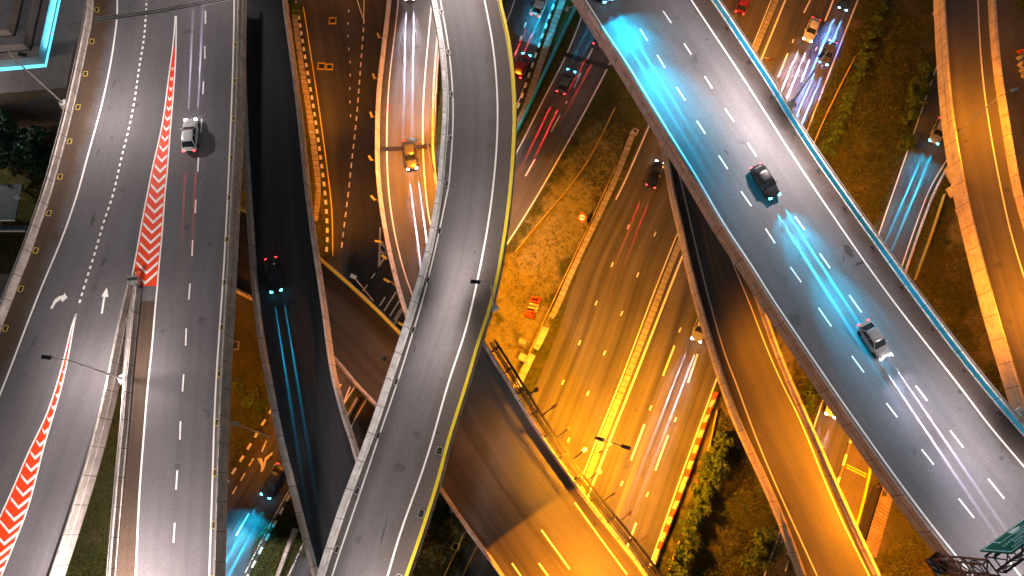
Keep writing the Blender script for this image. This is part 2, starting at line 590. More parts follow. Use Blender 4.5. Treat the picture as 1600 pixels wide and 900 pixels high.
def drain_grates(path, side, parent, pitch, start, n, inset=0.5, size=(0.75, 0.55), mat='yellow_steel'):
    L = length(path)
    for i in range(n):
        s = start + i * pitch
        if s > L - 1: break
        p, d = along(path, s)
        nrm = np.array([-d[1], d[0], 0]) * side
        c = p - nrm * inset
        rz = math.atan2(d[1], d[0])
        f = MB()
        lx, ly = size
        for sx, sy, a, b_ in ((0, ly / 2, lx, .09), (0, -ly / 2, lx, .09), (lx / 2, 0, .09, ly - .09), (-lx / 2, 0, .09, ly - .09)):
            q = Matrix.Rotation(rz, 3, 'Z') @ Vector((sx, sy, 0))
            f.box((c[0] + q.x, c[1] + q.y, c[2] + 0.035), (a, b_, 0.06), rz)
        ob = f.build('drain_frame', M[mat], parent)
        g = MB(); g.box((c[0], c[1], c[2] + 0.012), (lx - .1, ly - .1, 0.02), rz)
        g.build('grate', M['grate'], ob)

def fill_between(a_pts, b_pts, z, mat, parent, name, lift, n=40):
    a, b = spline(a_pts, z, n=n), spline(b_pts, z, n=n)
    m = MB(); m.strip(a + [0, 0, lift], b + [0, 0, lift])
    return m.build(name, mat, parent)

def chevrons(left, right, z, parent, first, last, pitch_px, thick_px, lift=0.012):
    """V stripes pointing down the gore, clipped to its two edges"""
    def xat(pts, v):
        vs = [p[1] for p in pts]; us = [p[0] for p in pts]
        return float(np.interp(v, vs, us))
    v = first
    while v < last:
        b = MB()
        xl, xr = xat(left, v), xat(right, v)
        w = xr - xl
        if w > 3:
            dv = w * 0.42
            cx = (xl + xr) / 2
            t = min(thick_px, w * 0.45)
            ins = 2.4
            l = (xat(left, v) + ins, v); r = (xat(right, v) - ins, v)
            tip = (cx - 0.4 * (xat(left, v) - xat(left, v + dv)) , v + dv)
            for e in (l, r):
                pts = [P(e[0], e[1], z + lift), P(tip[0], tip[1], z + lift), P(tip[0], tip[1] + t, z + lift), P(e[0], e[1] + t, z + lift)]
                b.poly(pts if e is l else pts[::-1])
            b.build('chevron', M['white_paint'], parent)
        v += pitch_px

ZA, ZC, ZD, ZE, ZF, ZG, ZH = 20.5, 21.5, 14.0, 9.0, 21.5, 9.0, 12.0
N = 110

# ---- A: wide deck on the left that splits at a red gore
A_L = [(150, -70), (147, 0), (145, 30), (137, 73), (117, 167), (100, 233), (82, 300), (67, 343), (47, 400), (27, 450), (0, 520), (-40, 620), (-100, 770), (-160, 920)]
A_seam = [(276, -70), (275, 27), (268, 133), (256, 217), (245, 300), (232, 380), (213, 449)]
A_Rt = [(373, -70), (371, 0), (369, 100), (366, 200), (360, 300), (353, 433), (343, 600), (338, 720), (333, 900), (331, 960)]
B_R = [(202, 447), (185, 520), (170, 600), (147, 693), (117, 793), (82, 900), (60, 960)]
C_L0 = [(222, 450), (218, 487), (207, 600), (202, 667), (197, 717), (190, 800), (182, 900), (178, 960)]
flyA = thing('flyover', P(260, 300, 0), 'wide grey flyover along the left edge that forks at a red chevron gore', 'flyover', 'elevated road decks of the interchange')
aL = spline(A_L, ZA)
aR = offset(spline(A_Rt, ZA + 0.95), -0.17, -0.95)
lb_R = spline(A_seam + [(200, 480)] + B_R[1:], ZA, n=N)
lb_L = spline(A_L, ZA, n=N)
deck_slab(lb_L, lb_R, flyA, M['deck_split'])
rb_L = spline(A_seam + [(217, 480)] + C_L0[1:], ZA + 0.004, n=N)
rb_R = spline(A_Rt, ZA + 0.95, n=N); rb_R = offset(rb_R, -0.17); rb_R[:, 2] = ZA + 0.004
deck_slab(rb_L, rb_R, flyA, M['deck_right_branch'])
parapet(aL, -1, flyA, M['concrete'])
parapet(aR, 1, flyA, M['concrete'], thick=0.22, fascia=1.5)
parapet(spline(B_R, ZA), 1, flyA, M['concrete'], thick=0.30)
parapet(spline(C_L0, ZA), -1, flyA, M['concrete'], thick=0.26)
# nosing between the two branches
b = MB(); q = [P(203, 449, 0), P(220, 449, 0), P(211, 520, 0), P(199, 600, 0), P(190, 600, 0)]
b.prism([(p[0] * (CAM_H - ZA) / CAM_H, p[1] * (CAM_H - ZA) / CAM_H) for p in q][::-1], ZA - 0.3, ZA + 0.05)
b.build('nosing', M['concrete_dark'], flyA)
line([(185, -70), (183, 0), (183, 30), (173, 100), (157, 173), (137, 243), (122, 300), (97, 373), (67, 443), (37, 520), (8, 597), (-30, 690)], ZA, flyA, 0.2)
line([(229, -60), (229, 0), (228, 20), (225, 63), (218, 100), (210, 160), (200, 207), (188, 253), (177, 305), (163, 343), (150, 390), (133, 443), (121, 484)], ZA, flyA, 0.24, name='dotted_dash', dash=0.42, gap=0.40)
GL = [(274, 25), (271, 67), (264, 117), (258, 167), (252, 203), (245, 233), (238, 263), (231, 300), (223, 340), (215, 387), (208, 423), (204, 447)]
GR = [(275.5, 25), (275, 83), (272, 133), (268, 180), (265, 217), (262, 263), (258, 300), (255, 343), (252, 380), (248, 420), (246, 447)]
fill_between([p for p in GL if p[1] > 60], [p for p in GR if p[1] > 60], ZA, M['red_paint'], flyA, 'red_gore', 0.0085)
line(GL, ZA, flyA, 0.17, lift=0.014, name='gore_line'); line(GR, ZA, flyA, 0.17, lift=0.014, name='gore_line')
chevrons(GL, GR, ZA, flyA, 104, 432, 15.2, 4.7)
GL2 = [(119, 490), (112, 510), (104, 545), (95, 580), (83, 620), (68, 660), (45, 705), (22, 760), (-2, 812), (-30, 870), (-70, 950)]
GR2 = [(119.5, 490), (115, 510), (109, 545), (102, 580), (92, 620), (80, 660), (68, 700), (57, 745), (42, 800), (22, 850), (0, 905), (-25, 960)]
fill_between([p for p in GL2 if p[1] > 505], [p for p in GR2 if p[1] > 505], ZA, M['red_paint'], flyA, 'red_gore', 0.0085)
line(GL2, ZA, flyA, 0.17, lift=0.014, name='gore_line'); line(GR2, ZA, flyA, 0.17, lift=0.014, name='gore_line')
chevrons(GL2, GR2, ZA, flyA, 560, 930, 18.0, 5.6)
line([(246, 447), (242, 487), (237, 550), (231, 600), (225, 677), (218, 767), (215, 833), (212, 900), (210, 960)], ZA, flyA, 0.18, lift=0.0125)
line([(366, -70), (366, 0), (365, 67), (362, 160), (356, 300), (349, 433), (337, 600), (333, 720), (327, 900), (325, 960)], ZA, flyA, 0.18, lift=0.0125)
dash_list([(321, 17, 321, 37), (320, 72, 320, 92), (318, 127, 317, 147), (315, 185, 314, 207), (310, 246, 309, 268), (306, 312, 305, 333), (301, 375, 300, 400), (297, 443, 295, 468), (291, 513, 290, 540), (287, 585, 285, 612), (282, 658, 281, 687), (277, 735, 275, 765), (273, 817, 271, 848)], ZA, flyA, 0.17, lift=0.0125)

fill_between([(219, 470), (218, 487), (207, 600), (202, 667), (197, 717), (190, 800), (182, 900), (178, 960)], [(242, 470), (241, 487), (231, 600), (225, 667), (221, 717), (215, 800), (211, 900), (209, 960)], ZA, asphalt('dusty_asphalt', (0.070, 0.044, 0.028), streak=.3, patch=.3), flyA, 'dusty_shoulder', 0.009)

def arrow_px(pts_px, z, parent, lift=0.01, mat='white_paint'):
    b = MB(); b.poly([P(u, v, z + lift) for u, v in pts_px][::-1]); return b.build('arrow_marking', M[mat], parent)
arrow_px([(157.5, 490), (160.5, 490), (164.5, 464), (169.5, 464), (167, 449), (158.5, 463), (161.5, 463.5)], ZA, flyA)
arrow_px([(78.5, 482), (82, 482.5), (87, 473.5), (95, 467.5), (97, 472), (105.5, 465), (100.5, 457), (99.5, 461), (92, 463), (85, 468)], ZA, flyA)
# expansion joint at the top of the deck
b = MB(); q = np.array([P(147, 31, ZA + .016), P(250, 17, ZA + .016), P(345, -1, ZA + .016), P(371, -6, ZA + .016)])
b.strip(offset(q, -0.34), offset(q, 0.34), flip=True); ob = b.build('expansion_joint', M['joint'], flyA)
b = MB()
for o in (-0.38, -.1, .12, 0.36):
    b.sweep(offset(q, o), [(-0.03, 0), (-0.03, 0.015), (0.03, 0.015), (0.03, 0)], 1)
b.build('joint_rail', M['steel'], ob)
drain_grates(aL, -1, flyA, 4.72, 8.7, 12, 0.45, (.66, .48))
drain_grates(aR, 1, flyA, 5.3, 13.0, 14, 0.30, (0.7, 0.34))
pier(flyA, (280, -40), ZA, 1.2, (11, 2.2)); pier(flyA, (215, 430), ZA, 1.2, (11, 2.2), R(-10)); pier(flyA, (-60, 740), ZA, 1.0, (4.0, 2), R(-20)); pier(flyA, (216, 760), ZA, 1.0, (4.5, 2))

def stain(px, rx, ry, z, parent, rot=0.0):
    c = P(px[0], px[1], z + .007); b = MB(); n = 16
    pts = []
    for i in range(n):
        a = 2 * math.pi * i / n; k = RNG.uniform(.6, 1.2)
        x, y = math.cos(a) * rx * k, math.sin(a) * ry * k
        pts.append((c[0] + x * math.cos(rot) - y * math.sin(rot), c[1] + x * math.sin(rot) + y * math.cos(rot), c[2]))
    b.poly(pts); b.build('oil_stain', M['stain'], parent)
M['stain'] = plain('stain', (0.045, 0.040, 0.040), .6, 0, .4, 2.5)
for px, rx, ry, r in [((172, 169), .14, .2, 0), ((175, 215), .26, .34, .3), ((178, 130), .1, .7, -.15), ((153, 238), .14, .6, -.3), ((145, 343), .3, .8, -.1), ((161, 410), .22, .5, -.2), ((50, 540), .08, 1.6, -.3), ((200, 778), .4, .7, .2), ((165, 345), .1, .9, -.2)]:
    stain(px, rx, ry, ZA, flyA, r)

# crash cushion at the tip of the fork
cp = P(213, 441, ZA)
cc = thing('crash_cushion', cp, 'dark striped crash cushion with red tail at tip of red gore', 'crash cushion')
b = MB(); b.box((cp[0], cp[1], ZA + .5), (1.15, 1.0, .9), R(4)); b.build('cushion_body', M['steel'], cc)
b = MB(); b.box((cp[0], cp[1] + .1, ZA + .98), (1.1, .35, .06), R(4)); b.build('striped_plate', M['black_paint'], cc)
b = MB(); b.box((cp[0] + .45, cp[1] + .75, ZA + .45), (.45, .7, .8), R(-14)); b.build('warning_drum', M['plastic_red'], cc)

# ---- D: dark ramp
D_L = [(380, -70), (383, 50), (386, 150), (390, 240), (395, 320), (402, 430), (412, 520), (427, 600), (443, 683), (463, 760), (497, 890), (520, 970)]
D_Rt = [(434, -70), (440, 0), (453, 90), (467, 207), (475, 293), (487, 383), (500, 467), (513, 567), (520, 600), (533, 650), (547, 690), (557, 727), (580, 790), (620, 890), (655, 970)]
flyD = thing('flyover', P(440, 400, 0), 'unlit black asphalt ramp squeezed between the wide left flyover and the curved flyover', 'flyover', 'elevated road decks of the interchange')
dL = spline(D_L, ZD, n=N); dR = offset(spline(D_Rt, ZD + .95, n=N), -0.17, -0.95)
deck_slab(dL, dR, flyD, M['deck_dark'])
parapet(dL, -1, flyD, M['concrete'], thick=0.42, rail=False); parapet(dR, 1, flyD, M['concrete'], thick=0.28, rail=False, fascia=0.9)
pier(flyD, (410, 200), ZD); pier(flyD, (470, 640), ZD)

# ---- C: tall curved deck in the middle
K_L = [(668, -70), (682, 0), (697, 83), (702, 167), (698, 233), (692, 300), (677, 390), (657, 460), (640, 517), (612, 600), (587, 677), (550, 773), (527, 840), (508, 900), (488, 970)]
K_Rt = [(763, -70), (780, 0), (793, 57), (800, 110), (803, 165), (802, 220), (796, 300), (787, 367), (776, 433), (762, 487), (746, 533), (727, 600), (698, 690), (685, 743), (665, 807), (645, 867), (633, 900), (610, 970)]
flyC = thing('flyover', P(720, 300, 0), 'tall S-curved grey flyover through the middle with yellow edged right parapet', 'flyover', 'elevated road decks of the interchange')
kL = spline(K_L, ZC, n=N); kR = offset(spline(K_Rt, ZC + .95, n=N), -0.17, -0.95)
deck_slab(kL, kR, flyC, M['deck_loop'])
parapet(kL, -1, flyC, M['concrete_white'], thick=0.5, rail=False)
parapet(kR, 1, flyC, M['concrete'], thick=0.26, rail=False, top_mat=M['yellow_paint'])
line([(676, -70), (688, 0), (700, 67), (707, 133), (708, 200), (702, 283), (699, 300), (683, 377), (663, 460), (645, 520), (621, 598), (597, 667), (567, 757), (543, 827), (519, 899), (498, 970)], ZC, flyC, 0.17)
line([(743, -70), (757, 0), (770, 67), (777, 143), (777, 217), (770, 298), (760, 367), (747, 433), (728, 517), (700, 598), (677, 683), (653, 757), (627, 827), (606, 899), (585, 970)], ZC, flyC, 0.2)
drain_grates(kL, -1, flyC, 6.0, 9.0, 14, 0.35, (0.7, 0.36), 'steel')
drain_grates(kR, 1, flyC, 6.6, 64.0, 3, 0.45, (0.8, 0.6), 'steel')
pier(flyC, (742, 150), ZC, 1.0, (6, 2)); pier(flyC, (665, 560), ZC, 1.0, (6, 2), R(-20)); pier(flyC, (560, 880), ZC, 1.0, (6, 2), R(-20))

# ---- ramp descending under C and merging with the crossing deck
O_L = [(615, -70), (612, 0), (602, 87), (595, 150), (593, 227), (596, 300), (613, 400), (637, 487), (662, 550)]
O_R = [(690, -70), (688, 0), (682, 57), (676, 133), (674, 207), (676, 258), (682, 305), (695, 370), (714, 440), (735, 500), (757, 545), (790, 597), (833, 668), (867, 718), (910, 778), (950, 828), (987, 874), (1003, 897), (1050, 965)]
E_R = [(300, 290), (380, 332), (440, 362), (495, 405), (523, 429), (560, 462), (593, 493), (627, 528), (658, 558)]
E_L = [(300, 418), (367, 448), (389, 459), (450, 494), (520, 551), (557, 597), (590, 630), (640, 692), (691, 761), (721, 806), (749, 844), (772, 875), (788, 898), (830, 965)]
seam2 = [(690, 610), (730, 680), (780, 760), (840, 840), (890, 900), (940, 970)]
ZO = 9.0
flyO = thing('flyover', P(640, 200, 0), 'narrow orange lit ramp curving under the tall S-curved flyover to a merge', 'flyover', 'elevated road decks of the interchange')
oL = spline(O_L + seam2, ZO + .004, n=N); oR = spline(O_R, ZO + .004, n=N)
deck_slab(oL, oR, flyO, M['deck_ramp'])
e1 = spline(E_L, ZE, n=N); e2 = spline(E_R + seam2, ZE, n=N)
parapet(spline(O_L, ZO), -1, flyO, M['concrete'], thick=0.32, rail=False)
oRp = spline(O_R, ZO); parapet(oRp, 1, flyO, M['concrete'], thick=0.24, rail=False, fascia=1.0)
line([(626, -70), (623, 0), (613, 83), (607, 140), (604, 217), (607, 300), (617, 367), (630, 420), (645, 463), (668, 520)], ZO, flyO, 0.17, lift=0.012)
line([(678, -70), (675, 0), (667, 83), (662, 150), (660, 217), (665, 300), (672, 350), (690, 420)], ZO, flyO, 0.17, lift=0.012)
line([(898, 785), (930, 830), (980, 898)], ZO, flyO, 0.2, lift=0.012)
dash_list([(846, 828, 890, 889), (800, 880, 816, 903), (842, 880, 860, 905)], ZO, flyO, 0.2, lift=0.012)
b = MB(); q = np.array([P(594, 233, ZO + .016), P(630, 232, ZO + .016), P(673, 228, ZO + .016)])
b.strip(offset(q, -0.35), offset(q, 0.35), flip=True); b.build('expansion_joint', M['joint'], flyO)
pier(flyO, (640, 100), ZO); pier(flyO, (632, 380), ZO); pier(flyO, (880, 850), ZO)

flyE = thing('flyover', P(560, 520, 0), 'dim brown crossing deck running under both dark ramp and S-curved flyover', 'flyover', 'elevated road decks of the interchange')
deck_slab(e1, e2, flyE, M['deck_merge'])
parapet(spline(E_R, ZE), 1, flyE, M['concrete'], thick=0.26, rail=True, fascia=1.0, top_mat=M['yellow_paint'])
parapet(spline(E_L, ZE), -1, flyE, M['concrete'], thick=0.26, rail=False, fascia=1.0)
pier(flyE, (740, 790), ZE)

# ---- F: wide diagonal deck on the right
F_Lt = [(868, -70), (912, 0), (943, 50), (983, 110), (1029, 187), (1079, 267), (1097, 297), (1130, 353), (1173, 417), (1197, 457), (1246, 530), (1293, 600), (1362, 700), (1441, 810), (1514, 900), (1570, 970)]
F_R = [(1060, -75), (1110, 0), (1133, 33), (1177, 100), (1202, 138), (1252, 220), (1307, 300), (1367, 384), (1450, 498), (1527, 598), (1567, 645), (1600, 683), (1670, 762)]
flyF = thing('flyover', P(1250, 400, 0), 'wide straight diagonal flyover with three lanes and a right parapet coloured with blue glow', 'flyover', 'elevated road decks of the interchange')
fL = offset(spline(F_Lt, ZF + .95, n=N), 0.17, -0.95); fR = spline(F_R, ZF, n=N)
deck_slab(fL, fR, flyF, M['deck_grey'])
parapet(fL, -1, flyF, M['concrete_pink'], thick=0.22, fascia=1.5)
parapet(fR, 1, flyF, M['concrete_white'], inner_mat=M['blue_glow_tint'], thick=0.26)
line([(872, -70), (915, 0), (947, 50), (987, 110), (1033, 187), (1083, 267), (1100, 296), (1133, 353), (1177, 418), (1200, 456), (1250, 530), (1297, 600), (1367, 700), (1447, 810), (1520, 900), (1575, 970)], ZF, flyF, 0.2)
line([(1035, -70), (1080, 0), (1120, 60), (1160, 120), (1200, 183), (1243, 250), (1277, 301), (1333, 383), (1400, 477), (1497, 600), (1543, 662), (1600, 729), (1660, 800)], ZF, flyF, 0.2)
dash_list([(1036, 17, 1049, 36), (1069, 68, 1080, 85), (1101, 119, 1113, 138), (1133, 170, 1147, 190), (1168, 223, 1182, 244), (1204, 280, 1220, 305), (1242, 338, 1257, 359), (1281, 396, 1297, 419), (1327, 461, 1346, 488), (1378, 533, 1396, 557), (1431, 603, 1449, 626), (1485, 673, 1505, 699), (1544, 748, 1569, 779)], ZF, flyF, 0.18)
dash_list([(1057, 136, 1071, 157), (1089, 189, 1102, 209), (1123, 243, 1137, 264), (1158, 299, 1174, 322), (1196, 357, 1211, 380), (1235, 417, 1252, 441), (1279, 481, 1299, 510), (1331, 556, 1350, 582), (1385, 630, 1402, 652), (1440, 702, 1459, 726), (1498, 779, 1522, 809), (1027, 86, 1039, 106), (1000, 45, 1012, 64), (1573, 872, 1596, 902)], ZF, flyF, 0.18)
drain_grates(fR, 1, flyF, 5.45, 13.0, 16, 0.42, (0.7, 0.48), 'rust_steel')
for px, rx, ry, r in [((1325, 392), .45, .9, .5), ((1342, 412), .7, .18, .4), ((1318, 405), .06, .5, -.2), ((1228, 440), .07, .8, 0), ((1135, 238), .16, .5, .6), ((1105, 62), .2, .2, 0), ((1500, 612), .2, .3, 0)]:
    stain(px, rx, ry, ZF, flyF, r)
for px, rx, ry, r in [((600, 830), .09, 1.6, -.2), ((683, 676), .25, .2, 0), ((742, 395), .1, .2, 0), ((648, 545), .08, .5, -.2)]:
    stain(px, rx, ry, ZC, flyC, r)
pier(flyF, (1165, 130), ZF, 1.1, (9, 2.2), R(35)); pier(flyF, (1440, 545), ZF, 1.1, (9, 2.2), R(35)); pier(flyF, (1680, 900), ZF, 1.1, (9, 2.2), R(35))

# ---- G: orange ramp below F
G_L = [(1000, 120), (1025, 180), (1043, 233), (1053, 297), (1065, 345), (1079, 410), (1098, 483), (1118, 547), (1134, 597), (1150, 643), (1172, 693), (1206, 765), (1234, 833), (1257, 897), (1284, 970)]
G_R = [(1085, 210), (1112, 290), (1145, 385), (1178, 462), (1203, 535), (1232, 607), (1257, 662), (1290, 738), (1323, 812), (1363, 897), (1398, 970)]
flyG = thing('flyover', P(1220, 700, 0), 'bright orange two lane ramp dropping from under the wide diagonal flyover', 'flyover', 'elevated road decks of the interchange')
gL = spline(G_L, ZG, n=N); gR = spline(G_R, ZG, n=N)
deck_slab(gL, gR, flyG, M['deck_orange'])
parapet(gL, -1, flyG, M['concrete'], thick=0.26, rail=True, fascia=1.2); parapet(gR, 1, flyG, M['concrete'], thick=0.34, rail=False)
line([(1045, 210), (1068, 300), (1083, 367), (1103, 450), (1130, 547), (1150, 598), (1171, 657), (1200, 730), (1237, 813), (1277, 900), (1308, 970)], ZG, flyG, 0.18)
line([(1080, 230), (1105, 300), (1140, 400), (1170, 470), (1195, 537), (1225, 606), (1250, 655), (1284, 740), (1317, 817), (1357, 897), (1392, 970)], ZG, flyG, 0.16)
pier(flyG, (1130, 420), ZG); pier(flyG, (1312, 850), ZG)

# ---- H: far right ramp
H_Lt = [(1474, -70), (1477, 0), (1483, 100), (1491, 190), (1510, 297), (1530, 380), (1550, 457), (1570, 527), (1593, 600), (1620, 690), (1645, 770)]
H_R = [(1540, -70), (1543, 0), (1550, 100), (1563, 187), (1581, 297), (1600, 360), (1630, 450), (1665, 550), (1700, 640), (1730, 720)]
flyH = thing('flyover', P(1530, 150, 0), 'curved orange ramp down the right edge with railed left parapet', 'flyover', 'elevated road decks of the interchange')
hL = offset(spline(H_Lt, ZH + .95, n=N), 0.17, -0.95); hR = spline(H_R, ZH, n=N)
deck_slab(hL, hR, flyH, M['deck_orange'])
parapet(hL, -1, flyH, M['concrete'], thick=0.24, rail=True, fascia=1.4); parapet(hR, 1, flyH, M['concrete'], thick=0.42, rail=False)
line([(1524, -70), (1528, 0), (1533, 100), (1546, 200), (1565, 300), (1580, 367), (1600, 432), (1630, 520)], ZH, flyH, 0.2)
pier(flyH, (1535, -60), ZH, .8, (3.2, 1.8)); pier(flyH, (1672, 640), ZH, .8, (3.2, 1.8))

# ------------------------------------------------------------------ ground
def in_poly(x, y, poly):
    c = np.zeros(x.shape, bool)
    j = len(poly) - 1
    for i in range(len(poly)):
        xi, yi = poly[i]; xj, yj = poly[j]
        t = ((yi > y) != (yj > y)) & (x < (xj - xi) * (y - yi) / (yj - yi + 1e-12) + xi)
        c ^= t; j = i
    return c

def gp(pts): return [tuple(P(u, v, 0)[:2]) for u, v in pts]
SOILS = [gp([(935, 185), (985, 215), (955, 290), (900, 405), (855, 500), (815, 600), (770, 620), (740, 560), (765, 480), (790, 400), (850, 310), (905, 215)]),
         gp([(640, 780), (700, 740), (735, 840), (690, 905), (630, 905)]),
         gp([(1500, 320), (1540, 400), (1580, 560), (1600, 640), (1540, 560), (1500, 470), (1475, 400), (1490, 340)]),
         gp([(1195, 480), (1240, 520), (1290, 590), (1270, 620), (1240, 600), (1215, 560)]),
         gp([(1100, 640), (1130, 600), (1135, 640), (1080, 780), (1040, 905), (1010, 905)])]
xs = np.concatenate([np.linspace(-700, -135, 8), np.arange(-130, 130.1, 1.3), np.linspace(135, 700, 8)])
ys = np.concatenate([np.linspace(-500, -60, 8), np.arange(-55, 110.1, 1.3), np.linspace(115, 800, 10)])
X, Y = np.meshgrid(xs, ys)
soil = np.zeros(X.shape)
for s in SOILS:
    soil = np.maximum(soil, in_poly(X, Y, s).astype(float))
for _ in range(2):
    soil[1:-1, 1:-1] = (soil[:-2, 1:-1] + soil[2:, 1:-1] + soil[1:-1, :-2] + soil[1:-1, 2:] + 2 * soil[1:-1, 1:-1]) / 6
nx, ny = len(xs), len(ys)
verts = [(float(X[j, i]), float(Y[j, i]), -0.03) for j in range(ny) for i in range(nx)]
faces = [(j * nx + i, j * nx + i + 1, (j + 1) * nx + i + 1, (j + 1) * nx + i) for j in range(ny - 1) for i in range(nx - 1)]
me = bpy.data.meshes.new('ground'); me.from_pydata(verts, [], faces)
at = me.attributes.new('soil', 'FLOAT', 'POINT'); at.data.foreach_set('value', soil.ravel().astype(np.float32))
gm, nt, bs = new_mat('ground')
att = nd(nt, 'ShaderNodeAttribute', attribute_name='soil').outputs['Fac']
geo = nd(nt, 'ShaderNodeNewGeometry').outputs['Position']
n1 = noise(nt, geo, 0.22, 6, 0.65); n2 = noise(nt, geo, 1.6, 6, 0.75); n3 = noise(nt, geo, 6.0, 4, 0.8)
green = mixc(nt, mapr(nt, n2, 0.35, 0.65, 0, 1), (0.022, 0.030, 0.007), (0.075, 0.075, 0.020))
green = mixc(nt, mapr(nt, n1, 0.48, 0.68, 0, 0.75), green, (0.11, 0.080, 0.040))
dirt = mixc(nt, mapr(nt, n2, 0.3, 0.7, 0, 1), (0.13, 0.115, 0.045), (0.24, 0.21, 0.09))
dirt = mixc(nt, mapr(nt, n3, 0.5, 0.75, 0, 0.65), dirt, (0.05, 0.05, 0.02))
n4 = noise(nt, geo, 0.7, 5, 0.7)
dirt = mixc(nt, mapr(nt, n4, 0.52, 0.66, 0, 0.7), dirt, (0.060, 0.065, 0.020))
fac = math_n(nt, 'ADD', att, mapr(nt, n1, 0.3, 0.7, -0.6, 0.5))
colr = mixc(nt, mapr(nt, fac, 0.40, 0.75, 0, 1), green, dirt)
nt.links.new(colr, bs.inputs['Base Color']); bs.inputs['Roughness'].default_value = 0.95; bs.inputs['Specular IOR Level'].default_value = 0.1
bump(nt, bs, n2, 0.8, 0.12)
me.materials.append(gm)
go = bpy.data.objects.new('ground', me); COL.objects.link(go); tag(go, kind='structure')

def road(name, Lp, Rp, mat, z=0.02, n=90):
    b = MB(); b.strip(spline(Lp, 0, n=n) + [0, 0, z], spline(Rp, 0, n=n) + [0, 0, z])
    return tag(b.build(name, mat), kind='structure')

def kerb(pts, name, label, side=1, w=0.18, h=0.14, bw=None, mats=('concrete',), z=0.0):
    p = spline(pts, 0, step=0.75)
    b = MB()
    if bw is None:
        b.sweep(p + [0, 0, z], [(0, -0.05), (0, h - .02), (.02, h), (w - .02, h), (w, h - .02), (w, -0.05)], side)
    else:
        L = length(p); s = 0; k = 0
        while s + bw < L:
            q = np.array([along(p, s + bw * t / 2)[0] for t in range(3)]) + [0, 0, z]
            b.sweep(q, [(0, -0.05), (0, h - .02), (.02, h), (w - .02, h), (w, h - .02), (w, -0.05)], side, m=k % 2)
            s += bw; k += 1
    o = b.build(name, [M[m] for m in mats])
    return tag(o, label, 'kerb')

# main expressway, lower middle to upper right
I3L = [(1110, -45), (1085, 20), (1013, 190), (973, 282), (938, 352), (903, 423), (877, 505), (840, 597), (775, 745), (712, 897), (680, 970)]
I3R = [(1368, -60), (1343, 0), (1263, 207), (1190, 408), (1120, 600), (1090, 682), (1060, 765), (1017, 887), (985, 970)]
rm = road('main_road', I3L, I3R, M['road_main'])
line([(1251, -60), (1227, 0), (1187, 99), (1126, 250), (1065, 403), (1027, 500), (988, 600), (957, 677), (925, 760), (870, 900)], 0.02, rm, 0.28)
line([(1230, -60), (1205, 0), (1177, 70), (1053, 378), (1013, 480), (972, 590), (940, 668), (908, 750)], 0.02, rm, 0.16)
line([(1365, -60), (1340, 0), (1260, 207), (1186, 408), (1117, 600), (1087, 682), (1057, 765), (1014, 887)], 0.02, rm, 0.2)
line([(1114, -45), (1089, 20), (1017, 190), (977, 282), (962, 312)], 0.02, rm, 0.2)
dash_list([(1054, 540, 1036, 587), (1007, 663, 986, 719), (994, 817, 980, 855), (1090, 553, 1075, 598), (1044, 680, 1024, 735), (1266, 0, 1256, 20), (1231, 83, 1216, 120), (1302, 0, 1289, 33), (1265, 93, 1252, 128)], 0.02, rm, 0.24)
dash_list([(983, 351, 980, 358), (1025, 362, 1022, 369), (998, 426, 995, 433), (958, 410, 955, 417), (973, 486, 970, 493), (933, 470, 930, 477), (907, 532, 904, 539), (946, 548, 943, 555), (881, 594, 878, 601), (920, 611, 917, 618), (890, 684, 887, 691), (1064, 512, 1061, 519), (1018, 634, 1015, 641), (973, 752, 970, 759), (1057, 652, 1054, 659), (1013, 769, 1010, 776), (1240, 61, 1238, 67), (1277, 73, 1274, 79)], 0.02, rm, 0.2, 'white_paint', 'lane_stud')
# raised central reserve
b = MB(); b.sweep(spline([(1237, -60), (1213, 0), (1178, 82), (1118, 235), (1058, 389), (1019, 490), (979, 592), (948, 670), (916, 752), (862, 890)], 0, step=1.2) + [0, 0, 0.02], [(-.42, -.03), (-.42, .14), (-.36, .16), (.36, .16), (.42, .14), (.42, -.03)], 1)
tag(b.build('central_reserve', M['slab']), 'low pale kerbed reserve down the middle of the bright orange expressway', 'central reserve')

# upper left expressway, two carriageways
I2aL = [(812, -60), (792, 0), (772, 45), (735, 120), (690, 220), (640, 320), (580, 420), (500, 540), (430, 638), (383, 713), (342, 780), (270, 895), (230, 960)]
I2aR = [(890, -60), (867, 6), (847, 60), (825, 124), (809, 167), (760, 262), (700, 368), (632, 487), (560, 602), (500, 695), (447, 780), (387, 895), (350, 960)]
rc = road('left_carriageway', I2aL, I2aR, M['road_cool'])
line([(888, -60), (865, 6), (845, 60), (823, 124), (807, 167), (758, 262), (698, 368), (628, 487), (556, 602), (496, 695), (443, 780), (383, 895)], 0.02, rc, 0.16)
line([(824, -60), (804, 0), (794, 29), (760, 100)], 0.02, rc, 0.16)
dash_list([(830, 14, 827, 22), (822, 35, 819, 43), (815, 56, 812, 64), (808, 77, 805, 86), (619, 456, 600, 486), (624, 470, 609, 494), (602, 464, 593, 478), (627, 482, 616, 500), (533, 600, 522, 618), (547, 604, 537, 630), (389, 802, 369, 837), (431, 725, 421, 744), (440, 745, 436, 752)], 0.02, rc, 0.24)
dash_list([(418, 684, 409, 706), (396, 716, 389, 728), (383, 739, 376, 751), (370, 760, 363, 772)], 0.02, rc, 0.2)
arrow_px([(407, 738), (411, 736), (417, 722), (426, 708), (425, 718), (426, 706), (414, 715), (412, 724), (409, 716), (402, 716), (408, 728)], 0.02, rc)
I2bL = [(930, -60), (908, 22), (880, 91), (855, 138), (824, 200), (806, 235), (745, 345), (655, 490), (572, 620), (545, 668), (505, 765), (472, 847), (445, 905), (420, 960)]
